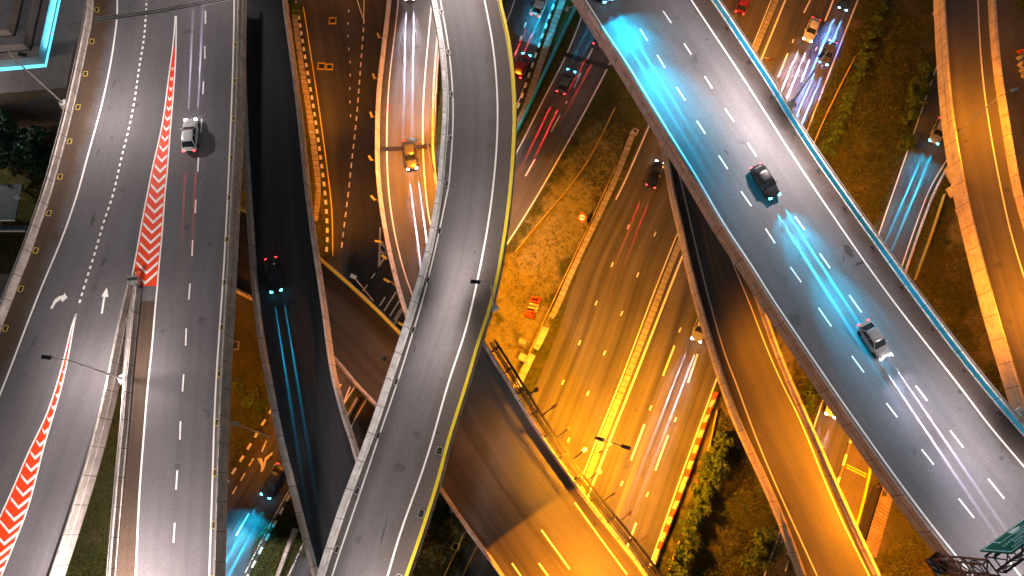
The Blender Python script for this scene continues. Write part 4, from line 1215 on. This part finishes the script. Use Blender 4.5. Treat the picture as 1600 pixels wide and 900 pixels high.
b = MB(); f = [sp(3.0, .13, .026), sp(3.7, .13, .026), sp(4.2, .21, .026), sp(3.7, .29, .026), sp(3.0, .29, .026)]; k = [p - F3 * .02 for p in f]
b.poly(f[::-1]); b.poly(k); b.build('arrow_plate', M['sign_white'], pn)
def sign_text(txt, s_right, t, size, mat):
    c = bpy.data.curves.new('lettering', 'FONT'); c.body = txt; c.size = size; c.align_x = 'RIGHT'; c.extrude = .01
    c.materials.append(M[mat])
    o = bpy.data.objects.new('lettering', c); COL.objects.link(o); o.parent = pn
    bpy.context.view_layer.update()
    me_ = bpy.data.meshes.new_from_object(o); bpy.data.objects.remove(o)
    o = bpy.data.objects.new('lettering', me_); COL.objects.link(o); o.parent = pn
    X3, Z3 = Vector(-D3), Vector((0, 0, 1)); N3 = Vector(F3)
    p = sp(s_right, t, .03) - np.array([gb[0], gb[1], ZF])
    o.matrix_local = Matrix(((X3.x, Z3.x, N3.x, p[0]), (X3.y, Z3.y, N3.y, p[1]), (X3.z, Z3.z, N3.z, p[2]), (0, 0, 0, 1)))
sign_text('TOL', 2.8, .37, .62, 'sign_blue')
sign_text('SEREMBAN', .85, .50, .62, 'sign_blue')
sign_text('SG. BESI', 1.6, .65, .62, 'sign_blue')
sign_text('AMPANG', .8, .79, .62, 'sign_blue')

# ------------------------------------------------------------------ railing and lantern arms along the merge
rpath = spline([(757, 545), (790, 597), (833, 668), (867, 718), (910, 778), (950, 828), (987, 874), (1015, 915)], ZO)
rt = thing('pipe_railing', P(880, 740, ZO), 'long dark pipe railing along the right edge of the merging ramp', 'railing')
for nm, o, h in (('top_pipe', 0.80, 1.9), ('middle_pipe', 1.45, 1.7), ('outer_pipe', 1.65, 1.1), ('cable_tray', 1.15, .9)):
    b = MB(); b.sweep(offset(rpath, o, h), [(-.09, -.09), (-.09, .09), (.09, .09), (.09, -.09)], 1); b.build(nm, M['steel_dark'], rt)
b = MB(); s = 1.0
while s < length(rpath):
    p, d = along(rpath, s); n_ = np.array([-d[1], d[0], 0])
    b = MB(); b.tube([p + n_ * .8, p + n_ * .8 + [0, 0, 1.9]], .09, 6); b.tube([p + n_ * .4 + [0, 0, .9], p + n_ * 1.7 + [0, 0, 1.3]], .11, 6); b.tube([p + n_ * .8 + [0, 0, 1.9], p + n_ * 1.7 + [0, 0, 1.6]], .09, 6); b.build('post', M['steel_dark'], rt)
    s += 3.1
LP = [(811, 626, 838, 609), (846, 650, 866, 635), (871, 683, 889, 669), (898, 716, 913, 703), (918, 750, 936, 737), (942, 784, 960, 770), (966, 816, 984, 802), (993, 850, 1010, 839)]
for i, (u, v, u2, v2) in enumerate(LP):
    a, c = P(u, v, ZO + 1.5), P(u2, v2, ZO + 2.6)
    lit = i in (3, 4)
    t = thing('arm_lantern', a, ('%s lantern on a thin arm, %s from the upper end of the merge railing' % ('pale lit' if lit else 'small dark', ORD[i + 1])), 'lantern', 'thin armed lanterns along the merge railing')
    b = MB(); b.tube([a - [0, 0, 1.2], a, c], .07, 6); b.build('arm', M['steel_dark'], t)
    b = MB(); b.box(c, (.52, .40, .18), R(35)); h = b.build('lantern', M['lamp_head_pale' if lit else 'rust_steel'], t)
    b = MB(); b.box(c - [0, 0, .1], (.44, .3, .04), R(35)); b.build('lens', M['lens_sodium' if lit else 'lamp_head_pale'], h)
# small lanterns fixed to the narrow ramp and elsewhere
for i, (u, v, rz) in enumerate([(592, 58, 110), (585, 122, 110), (581, 182, 110), (580, 250, 120), (585, 312, 130), (594, 378, 170), (603, 404, 140), (607, 440, 150), (629, 508, 150)]):
    c = P(u, v, ZO + .6)
    t = thing('wall_lantern', c, 'small orange lantern bracket on the outer face of the narrow ramp, %s from the top' % ORD[i + 1], 'lantern', 'small lanterns on the narrow ramp')
    dx, dy = math.cos(R(rz)) * .55, math.sin(R(rz)) * .55
    b = MB(); b.tube([c + [.9, -.5, -.3], c + [.3, 0, 0], c], .06, 6); b.build('bracket', M['yellow_steel'], t)
    b = MB(); b.box(c + [dx * .5, dy * .5, .05], (.85, .3, .14), R(rz)); b.build('lantern', M['yellow_steel'], t)

def low_lamp(base, z, h, head_px, label, zc=None):
    a = P(base[0], base[1], z); c = P(head_px[0], head_px[1], z + h)
    t = thing('street_lamp', a, label, 'street lamp')
    b = MB(); b.tube([a, a * .45 + c * .55 + [0, 0, h * .3], c], .09, 8, r2=.06); b.build('mast', M['pole'], t)
    d = c - a; rz = math.atan2(d[1], d[0])
    b = MB(); b.box(c, (.75, .5, .16), rz + .4); h_ = b.build('lantern', M['lamp_head_pale'], t)
    b = MB(); b.box(c - [0, 0, .1], (.55, .36, .04), rz + .4); b.build('lens', M['lamp_head_pale'], h_)
low_lamp((423, 683), ZD, 5.0, (367, 662), 'pale unlit lamp leaning out from the dark ramp at lower left')
low_lamp((583, 470), ZE, 4.2, (552, 432), 'pale unlit lamp leaning from the yellow edged crossing deck')
low_lamp((62, 325), 8, 5, (27, 309), 'small pale lamp with a pinkish arm left of the left flyover')
low_lamp((912, 26), 0, 6, (886, 14), 'pale unlit lamp leaning over the grass strip, top centre')

# ------------------------------------------------------------------ barriers, covers, signs, boxes
def block(px, rz, mat, label, group, size=(1.22, .66, .95), z=0.0):
    p = P(px[0], px[1], z)
    t = thing('water_barrier', p, label, 'barrier', group)
    b = MB(); L, W, H = size
    c, s_ = math.cos(rz), math.sin(rz)
    tr = lambda x, y, zz: (p[0] + x * c - y * s_, p[1] + x * s_ + y * c, z + zz)
    prof = [(-W / 2, 0), (-W / 2, .18), (-W * .22, .5), (-W * .17, H - .05), (-W * .1, H), (W * .1, H), (W * .17, H - .05), (W * .22, .5), (W / 2, .18), (W / 2, 0)]
    b.loft([[tr(x, y, zz) for y, zz in prof] for x in (-L / 2, -L / 2 + .06, L / 2 - .06, L / 2)])
    o = b.build('body', M[mat], t)
    b = MB(); b.tube([tr(L * .25, 0, H - .02), tr(L * .25, 0, H + .06)], .09, 8); b.build('filler_cap', M['lamp_head'], t)
    return t
col_ = ['red', 'cream', 'red', 'cream', 'red', 'cream', 'red', 'cream', 'red', 'cream', 'red', 'cream', 'cream', 'red', 'cream', 'red', 'cream', 'red', 'cream', 'red', 'cream', 'cream']
bp = spline([(1119, 615), (1096, 675), (1083, 715), (1058, 785), (1030, 855), (1016, 895)], 0)
Lb = length(bp)
for i, cc_ in enumerate(col_):
    p, d = along(bp, .5 + i * (Lb - .8) / len(col_))
    t = block((0, 0), 0, 'plastic_red' if cc_ == 'red' else 'plastic_cream', '%s water-filled barrier, %s down the long row beside the expressway' % ('orange red' if cc_ == 'red' else 'cream', ORD[i + 1]), 'water barriers along the expressway edge')
    a0 = math.atan2(d[1], d[0]) + random.uniform(-.09, .09)
    o0 = P(0, 0, 0)
    t.location = p
    t.rotation_euler = (0, 0, a0)
    for ch in t.children: pass
row2 = [(1593, 81, 'red'), (1592, 91, 'cream'), (1594, 101, 'cream'), (1596, 110, 'cream'), (1599, 119, 'cream'), (1600, 82, 'cream')]
for i, (u, v, c_) in enumerate(row2):
    t = block((u, v), R(25 + i * 9), 'plastic_red' if c_ == 'red' else 'plastic_cream', '%s barrier, %s in the curved row at the right border' % ('orange red' if c_ == 'red' else 'cream', ORD[i + 1]), 'curved row of barriers at the right border', (.9, .7, .8))
t = block((1091, 749), R(80), 'plastic_red', 'single orange barrier standing apart by the bushes', None, (1.1, .55, .8))
pile = [(838, 467, 'red', 20), (835, 473, 'red', 14), (834, 478, 'cream', 10), (832, 483, 'cream', 12), (829, 489, 'red', 18), (827, 493, 'red', 8)]
for i, (u, v, c_, a) in enumerate(pile):
    block((u, v), R(-20 + a * .8), 'plastic_red' if c_ == 'red' else 'plastic_cream', '%s barrier, %s from the top of the heap on the bare soil' % ('red' if c_ == 'red' else 'cream', ORD[i + 1]), 'heap of barriers on the bare soil', (1.35, .62, .9))

def cover(px, label, size=1.0, rz=0.0, mat='yellow_steel'):
    p = P(px[0], px[1], 0.02)
    t = thing('inspection_chamber', p, label, 'manhole')
    b = MB(); l = size
    for sx, sy, a, c in ((0, l / 2, l + .16, .16), (0, -l / 2, l + .16, .16), (l / 2, 0, .16, l - .16), (-l / 2, 0, .16, l - .16)):
        q = Matrix.Rotation(rz, 3, 'Z') @ Vector((sx, sy, 0)); b.box((p[0] + q.x, p[1] + q.y, p[2] + .1), (a, c, .2), rz)
    b.build('frame', M[mat], t)
    b = MB(); b.box((p[0], p[1], p[2] + .03), (l - .16, l - .16, .06), rz); b.build('lid', M['grate'], t)
cover((520, 33), 'single yellow framed manhole on the brown asphalt, upper left of centre', 1.05)
cover((502.5, 104), 'left one of two joined yellow framed manholes', 1.05); cover((515, 105), 'right one of two joined yellow framed manholes', .95)
cover((367, 540), 'pale framed manhole in the mossy verge left of the dark ramp', 1.1, 0, 'concrete')
cover((712, 854), 'yellow framed manhole beside the drain, bottom centre', .85, R(-20))
cover((120, 32), 'dark square chamber in the shaded grass left of the flyover', 1.1, 0, 'concrete_dark')
cover((992, 206), 'small framed chamber in the grass under the wide flyover', .8, R(-25), 'concrete')

# slab covered drain along the left edge of the expressway
def drain_run(pts, label, w=.85, mat='slab'):
    b = MB(); b.sweep(spline(pts, 0, step=1.0), [(-w / 2, -.05), (-w / 2, .16), (w / 2, .16), (w / 2, -.05)], 1)
    return tag(b.build('covered_drain', M[mat]), label, 'drain')
drain_run([(990, 205), (970, 258), (950, 305), (918, 372), (893, 425), (868, 485), (860, 497)], 'long slab covered drain between bare soil and the expressway')
drain_run([(853, 511), (845, 530), (836, 545)], 'middle short piece of slab covered drain beside bare soil', .95, 'concrete')
drain_run([(832, 553), (818, 582), (808, 605)], 'lower short piece of slab covered drain with side inlet', 1.0, 'concrete')
p = P(818, 560, 0)
b = MB(); b.box((p[0], p[1], .2), (1.3, 1.0, .5), R(-25)); tag(b.build('drain_inlet', M['concrete']), 'pale square inlet joined to the lower drain', 'drain inlet')
p = P(816, 536, 0)
b = MB(); b.box((p[0], p[1], .5), (1.15, .95, 1.0), R(-20), taper=.92); tag(b.build('concrete_block', M['slab']), 'pale concrete block alone on the bare soil', 'concrete block')
for i, pts in enumerate([[(962, 262), (905, 385), (860, 480), (812, 585), (800, 608)], [(752, 840), (720, 905)], [(727, 830), (692, 905)]]):
    wall(pts, 'low_rail', ['thin yellow rail along the bare soil beside the drain', 'short yellow rail near bottom centre, right one', 'short yellow rail near bottom centre, left one'][i], .1, .5, 'yellow_steel', 'rail')
wall([(1120, 640), (1106, 705)], 'low_rail', 'short yellow rail near the upper end of the barrier row', .1, .5, 'yellow_steel', 'rail')
wall([(1061, 845), (1045, 890)], 'low_rail', 'short yellow rail among the bushes at the lower end of the barrier row', .1, .5, 'yellow_steel', 'rail')
wall([(1474, 305), (1455, 365), (1428, 438)], 'low_rail', 'thin orange rail along the mossy strip right of the right hand road', .12, .6, 'yellow_steel', 'rail')
wall([(960, 170), (915, 262), (850, 340), (805, 395)], 'low_rail', 'thin rail between tail-lit carriageway and grass', .1, .5, 'yellow_steel', 'rail')
wall([(1335, 90), (1290, 180), (1267, 235)], 'low_rail', 'broken yellow rail in front of the hedge', .1, .4, 'yellow_steel', 'rail')

for (u, v, sx, sy, h, a, lab) in [(1489, 300, 1.9, 1.5, 1.5, 20, 'orange lit square concrete plinth under the far right ramp'), (1483, 275, .9, 2.2, 1.1, 15, 'narrow concrete plinth just above a square one under the far right ramp'),
                                  (1497, 332, .7, 1.0, .6, 10, 'small pale stone on the bank of the far right ramp')]:
    p = P(u, v, 0); b = MB(); b.box((p[0], p[1], h / 2), (sx, sy, h), R(a), taper=.9); tag(b.build('concrete_plinth', M['concrete']), lab, 'plinth')
# round prohibition style board on an orange diamond
p = P(909.5, 340, 2.2)
t = thing('road_sign', (p[0], p[1], 0), 'round pale sign with a bar on an orange diamond beside the drain', 'road sign')
b = MB(); b.tube([(p[0], p[1] + .05, 0), (p[0], p[1] + .05, 2.1)], .05, 6); b.build('post', M['steel'], t)
tl = Matrix.Rotation(R(25), 3, 'X')
def tp(x, y, o): q = tl @ Vector((x, y, o)); return (p[0] + q.x, p[1] + q.y, p[2] + q.z)
b = MB(); dm = [(.82, 0), (0, .85), (-.75, 0), (0, -.8)]
b.poly([tp(x, y, 0) for x, y in dm]); b.poly([tp(x, y, -.04) for x, y in dm][::-1])
for i in range(4): a_, c_ = dm[i], dm[(i + 1) % 4]; b.quad([tp(*a_, -.04), tp(*c_, -.04), tp(*c_, 0), tp(*a_, 0)])
b.build('diamond_board', M['plastic_red'], t)
for nm, rr_, o, mt in (('dark_ring', .50, .02, 'black_paint'), ('pale_disc', .43, .035, 'sign_white')):
    b = MB(); b.poly([tp(math.cos(a) * rr_, math.sin(a) * rr_, o) for a in np.linspace(0, 2 * math.pi, 28, endpoint=False)]); b.build(nm, M[mt], t)
b = MB(); b.poly([tp(x, y, .045) for x, y in ((-.38, -.06), (.38, -.06), (.38, .06), (-.38, .06))]); b.build('bar', M['rust_steel'], t)

# ------------------------------------------------------------------ tin shed and its fence
def at(u, v, z): return P(u, v, z)
sh = thing('tin_shed', P(1375, 805, 0), 'long narrow shed with corrugated rusty orange roof beside the diagonal flyover', 'shed')
zr = 3.0
c4 = [at(1380, 757, zr), at(1399, 771, zr), at(1371, 872, zr), at(1348, 862, zr)]
b = MB(); n = 20
def lerp(a, c, t): return a + (c - a) * t
for i in range(n * 2):
    t0, t1 = i / (n * 2), (i + 1) / (n * 2)
    za, zb = (0.16 if i % 2 else 0), (0 if i % 2 else 0.16)
    L0, L1 = lerp(c4[0], c4[3], t0) + [0, 0, za], lerp(c4[0], c4[3], t1) + [0, 0, zb]
    R0, R1 = lerp(c4[1], c4[2], t0) + [0, 0, za - .35], lerp(c4[1], c4[2], t1) + [0, 0, zb - .35]
    b.quad([L0, L1, R1, R0])
b.build('roof', M['tin'], sh)
b = MB(); ctr = sum(c4) / 4
ins = [ctr + (c - ctr) * .93 for c in c4]
for i in range(4):
    a_, c_ = ins[i], ins[(i + 1) % 4]
    b.quad([(a_[0], a_[1], 0), (c_[0], c_[1], 0), (c_[0], c_[1], zr - .4), (a_[0], a_[1], zr - .4)])
b.build('wall', M['concrete_dark'], sh)
b = MB(); q = at(1381, 772, zr); b.box((q[0], q[1], zr + .05), (.5, .5, .3), R(-20)); b.build('roof_vent', M['lamp_head'], sh)
ft = thing('railing_fence', P(1357, 800, 0), 'pinkish tubular railing in front of the tin shed', 'fence')
fp = spline([(1368, 758), (1358, 795), (1345, 835), (1333, 868)], 0)
for h in (.5, 1.0, 1.45):
    b = MB(); b.sweep(offset(fp, 0, h), [(-.05, -.05), (-.05, .05), (.05, .05), (.05, -.05)], 1); b.build('rail', M['pink_rail'], ft)
for s in np.arange(.3, length(fp), 1.3):
    q, d = along(fp, s); b = MB(); b.tube([q, q + [0, 0, 1.5]], .05, 6); b.build('post', M['pink_rail'], ft)

# ------------------------------------------------------------------ stepped building, top left
zb = 9.0
bt = thing('building', P(20, 70, 0), 'grey building with stepped square roof rings and a glowing cyan trough, top left corner', 'building')
def px_rect(u1, v1, z, u0=-160, v0=-140, w=None):
    a = P(u1, v1, z); c = P(u0, v0, z)
    return a, c
def ring_block(name, corner, z0, z1, width, mat):
    """L-shaped roof ring seen from above: outer corner (right, near), closed block behind"""
    a = P(corner[0], corner[1], z1)
    x1, y0 = a[0], a[1]; x0, y1 = x1 - 42, y0 + 46
    b = MB()
    sk = .10
    o = [(x0, y0 - sk * (x1 - x0)), (x1, y0), (x1, y1), (x0, y1)]
    i_ = [(x0, y0 - sk * (x1 - x0) + width), (x1 - width, y0 + width), (x1 - width, y1), (x0, y1)]
    b.prism([o[0], o[1], i_[1], i_[0]], z0, z1); b.prism([o[1], o[2], i_[2], i_[1]], z0, z1)
    return b.build(name, M[mat], bt), (o, i_)
_, (o1, i1) = ring_block('outer_ledge', (103, 137), 0, zb, 3.4, 'roof_wall')
gi = [(x, y) for x, y in i1]
b = MB(); b.prism(gi, 0, zb - 1.0); b.build('glowing_trough', M['cyan_glow'], bt)
_, (o2, i2) = ring_block('middle_ring', (59, 89), zb - .9, zb + .8, 1.1, 'roof_wall')
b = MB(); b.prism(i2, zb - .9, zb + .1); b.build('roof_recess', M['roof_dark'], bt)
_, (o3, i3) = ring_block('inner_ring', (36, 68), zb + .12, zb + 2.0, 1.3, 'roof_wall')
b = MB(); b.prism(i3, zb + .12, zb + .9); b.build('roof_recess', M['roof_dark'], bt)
_, (o4, i4) = ring_block('top_block', (11, 46), zb + .92, zb + 3.2, 3.0, 'roof_wall')
tl_ = o1[1]
b = MB()
lx, ly = P(50, 112, zb)[:2]
spd = bpy.data.lights.new('trough_light', 'AREA'); spd.energy = 700; spd.color = (.1, .7, 1.0); spd.size = 9; spd.shape = 'RECTANGLE'; spd.size_y = .6
so_ = bpy.data.objects.new('trough_light', spd); COL.objects.link(so_); so_.parent = bt
so_.location = Vector((i1[1][0] - .5, i1[1][1] + 8, zb - .6)) - Vector(bt.location); so_.rotation_euler = (math.pi, 0, R(90))

# dark roofs and shelters left of the flyover
def shelter(u0, v0, u1, v1, z, label, mat='dark_roof'):
    a, c = P(u0, v0, z), P(u1, v1, z)
    m_ = (a + c) / 2
    t = thing('car_shelter', (m_[0], m_[1], 0), label, 'shelter')
    w, h = abs(c[0] - a[0]), abs(c[1] - a[1])
    b = MB(); b.box((m_[0], m_[1], z), (w, h, .18)); b.build('roof', M[mat], t)
    b = MB(); b.box((m_[0], m_[1] - h / 2 - .08, z), (w, .14, .26)); b.build('gutter', M['steel'], t)
    for sx in (-.45, .45):
        for sy in (-.42, .42):
            b = MB(); b.tube([(m_[0] + w * sx, m_[1] + h * sy, 0), (m_[0] + w * sx, m_[1] + h * sy, z - .1)], .1, 8); b.build('post', M['steel_dark'], t)
shelter(-60, 288, 24, 344, 4, 'teal flat shelter roof with pale front edge, left border')
shelter(-60, 352, 40, 361, 3.4, 'narrow dark shelter roof below the teal one, left border')
shelter(-70, 428, 16, 470, 3.4, 'dark shelter roof, lowest of three at the left border', 'roof_dark')

# ------------------------------------------------------------------ plants
def crown(b, c, rx, ry, rz, n, leaf, clumps, flat=0.0):
    cl = []
    for _ in range(clumps):
        v = RNG.normal(size=3); v /= np.linalg.norm(v); r = RNG.uniform(.35, .95)
        cl.append((v * r, RNG.uniform(.25, .5)))
    for i in range(n):
        k, s = cl[int(RNG.integers(clumps))]
        v = RNG.normal(size=3); v /= np.linalg.norm(v)
        q = k + v * s * RNG.uniform(.6, 1.0)
        p = c + q * np.array([rx, ry, rz])
        if p[2] < .05: p[2] = .05 + RNG.uniform(0, .2)
        nrm = v * .6 + RNG.normal(size=3) * .6 + np.array([0, 0, .5]); nrm /= np.linalg.norm(nrm)
        t = np.cross(nrm, RNG.normal(size=3)); t /= max(np.linalg.norm(t), 1e-6); u = np.cross(nrm, t)
        l = leaf * RNG.uniform(.6, 1.4)
        b.quad([p - t * l, p + u * l * .55, p + t * l, p - u * l * .55])

def plant(name, cat, px, h, r, label, group=None, mat='leaf_hedge', n=500, leaf=.2, trunk_r=.08, z=0.0, clumps=11):
    p = P(px[0], px[1], z)
    t = thing(name, p, label, cat, group)
    b = MB()
    top = p + np.array([RNG.uniform(-.1, .1), RNG.uniform(-.1, .1), h * .6])
    b.tube([p - [0, 0, .1], (p + top) / 2 + RNG.normal(size=3) * .04, top], trunk_r, 7, r2=trunk_r * .4)
    for k in range(5):
        a = RNG.uniform(0, 6.28); e = p + np.array([math.cos(a) * r * .6, math.sin(a) * r * .6, h * RNG.uniform(.55, .85)])
        s = p + (top - p) * RNG.uniform(.35, .9)
        b.tube([s, (s + e) / 2 + [0, 0, .1 * h], e], trunk_r * .5, 5, r2=trunk_r * .2)
    b.build('trunk', M['bark'], t)
    b = MB(); crown(b, p + [0, 0, h * .58], r, r, h * .45, n, leaf, clumps)
    b.build('crown', M[mat], t)

hedge = [(1376, 18), (1366, 34), (1368, 52), (1358, 62), (1353, 78), (1348, 92), (1343, 106), (1340, 120), (1333, 132), (1330, 148), (1322, 160), (1317, 174), (1312, 188), (1306, 200), (1302, 214), (1294, 226), (1288, 238)]
for i, (u, v) in enumerate(hedge):
    plant('hedge_shrub', 'shrub', (u, v), RNG.uniform(1.3, 2.1), RNG.uniform(.85, 1.25), 'rounded green shrub in the long hedge at the upper right, %s from the top' % ORD[i + 1], 'hedge at the upper right', n=520)
bush = [(1124, 692, 1.4), (1115, 712, 1.5), (1112, 730, 1.8), (1105, 748, 1.9), (1096, 762, 1.5), (1094, 780, 1.5), (1086, 800, 1.6), (1078, 818, 1.7), (1074, 838, 1.8), (1068, 862, 1.5), (1060, 884, 1.7), (1052, 902, 1.6)]
for i, (u, v, r) in enumerate(bush):
    plant('bush', 'bush', (u, v), r * 1.9, r * .95, 'leafy green bush behind the barrier row, %s from the top' % ORD[i + 1], 'bushes behind the barrier row', n=900, leaf=.22)
for (u, v, r, h, lab) in [(1178, 872, 1.8, 3.2, 'dim round bush left of the orange ramp, bottom'), (1190, 838, 1.3, 2.2, 'small dim bush beside the orange ramp, above a larger one'),
                          (1262, 612, 1.5, 2.4, 'bright green bush between orange ramp and diagonal flyover'), (1256, 640, 1.0, 1.6, 'low bush at the head of the right hand road'),
                          (1437, 122, 1.5, 2.6, 'dark bush beside the right hand road, uppermost of four'), (1430, 142, 1.6, 2.8, 'dark bush beside the right hand road, second of four'),
                          (1421, 165, 1.7, 2.8, 'dark bush beside the right hand road, third of four'), (1412, 190, 1.5, 2.4, 'dark bush beside the right hand road, lowest of four'),
                          (1408, 232, 1.7, 2.2, 'loose bush low on the verge of the right hand road'), (1573, 590, 1.6, 2.6, 'bush near the right border above the blue-tinted parapet'),
                          (1596, 12, 1.5, 2.0, 'bright shrub in the top right corner'), (460, 14, 1.7, 2.6, 'green bush at the head of the striped kerb'),
                          (108, 66, 1.4, 3.0, 'dark shrub between the stepped roof and the flyover'), (402, 632, 1.6, 2.4, 'mossy green bush left of the dark ramp'), (376, 606, 1.2, 1.6, 'low mossy bush beside the left flyover')]:
    plant('bush', 'bush', (u, v), h, r, lab, None, n=900, leaf=.22)
for (u, v, r, h, lab) in [(2, 232, 4.6, 8, 'tall dark green tree at the left border'), (45, 240, 4.2, 7, 'dark green tree in the middle of the group left of the flyover'), (74, 250, 3.2, 6, 'smaller dark tree touching the left flyover')]:
    plant('broadleaf_tree', 'tree', (u, v), h, r, lab, 'trees left of the flyover', 'leaf_tree', 4200, .30, .25, clumps=26)

# grass: one mass of blades over the verges
GR = [[(800, 380), (900, 260), (960, 290), (900, 400), (850, 480), (790, 480)], [(865, 265), (950, 120), (990, 200), (962, 290), (915, 370), (925, 300), (895, 275), (850, 320)], [(1340, 40), (1440, 20), (1440, 150), (1380, 330), (1330, 380), (1250, 210)],
      [(360, 500), (395, 520), (425, 680), (360, 760), (350, 640)], [(1130, 650), (1210, 800), (1250, 905), (1050, 905), (1070, 800)], [(1420, 420), (1500, 380), (1600, 640), (1560, 620), (1440, 480)],
      [(1400, 780), (1500, 880), (1480, 905), (1370, 905), (1380, 870)], [(450, 20), (470, 100), (490, 260), (512, 390), (498, 400), (475, 250)], [(150, 660), (185, 640), (170, 905), (110, 905)],
      [(1240, 560), (1290, 610), (1265, 680), (1235, 610)], [(640, 790), (700, 745), (745, 850), (700, 905), (630, 905)], [(395, 850), (460, 770), (485, 860), (440, 905), (385, 905)]]
b = MB()
for poly in GR:
    us = [q[0] for q in poly]; vs = [q[1] for q in poly]
    area = (max(us) - min(us)) * (max(vs) - min(vs))
    k = int(area * (.03 if poly[0] == (800, 380) else .16))
    U = RNG.uniform(min(us), max(us), k); V = RNG.uniform(min(vs), max(vs), k)
    ok = in_poly(U, V, poly)
    for u, v in zip(U[ok], V[ok]):
        c = P(u, v, -.03)
        if RNG.random() < .45 and (math.sin(c[0] * .31) * math.cos(c[1] * .27) > .1): continue
        for _ in range(3):
            a = RNG.uniform(0, 6.28); h = RNG.uniform(.12, .38); w = RNG.uniform(.04, .10); l = RNG.uniform(.05, .3)
            q = c + np.array([RNG.uniform(-.25, .25), RNG.uniform(-.25, .25), 0])
            dx, dy = math.cos(a), math.sin(a)
            b.quad([q + [-dy * w, dx * w, 0], q + [dy * w, -dx * w, 0], q + [dx * l, dy * l, h]])
tag(b.build('grass', M['leaf_grass']), kind='stuff')
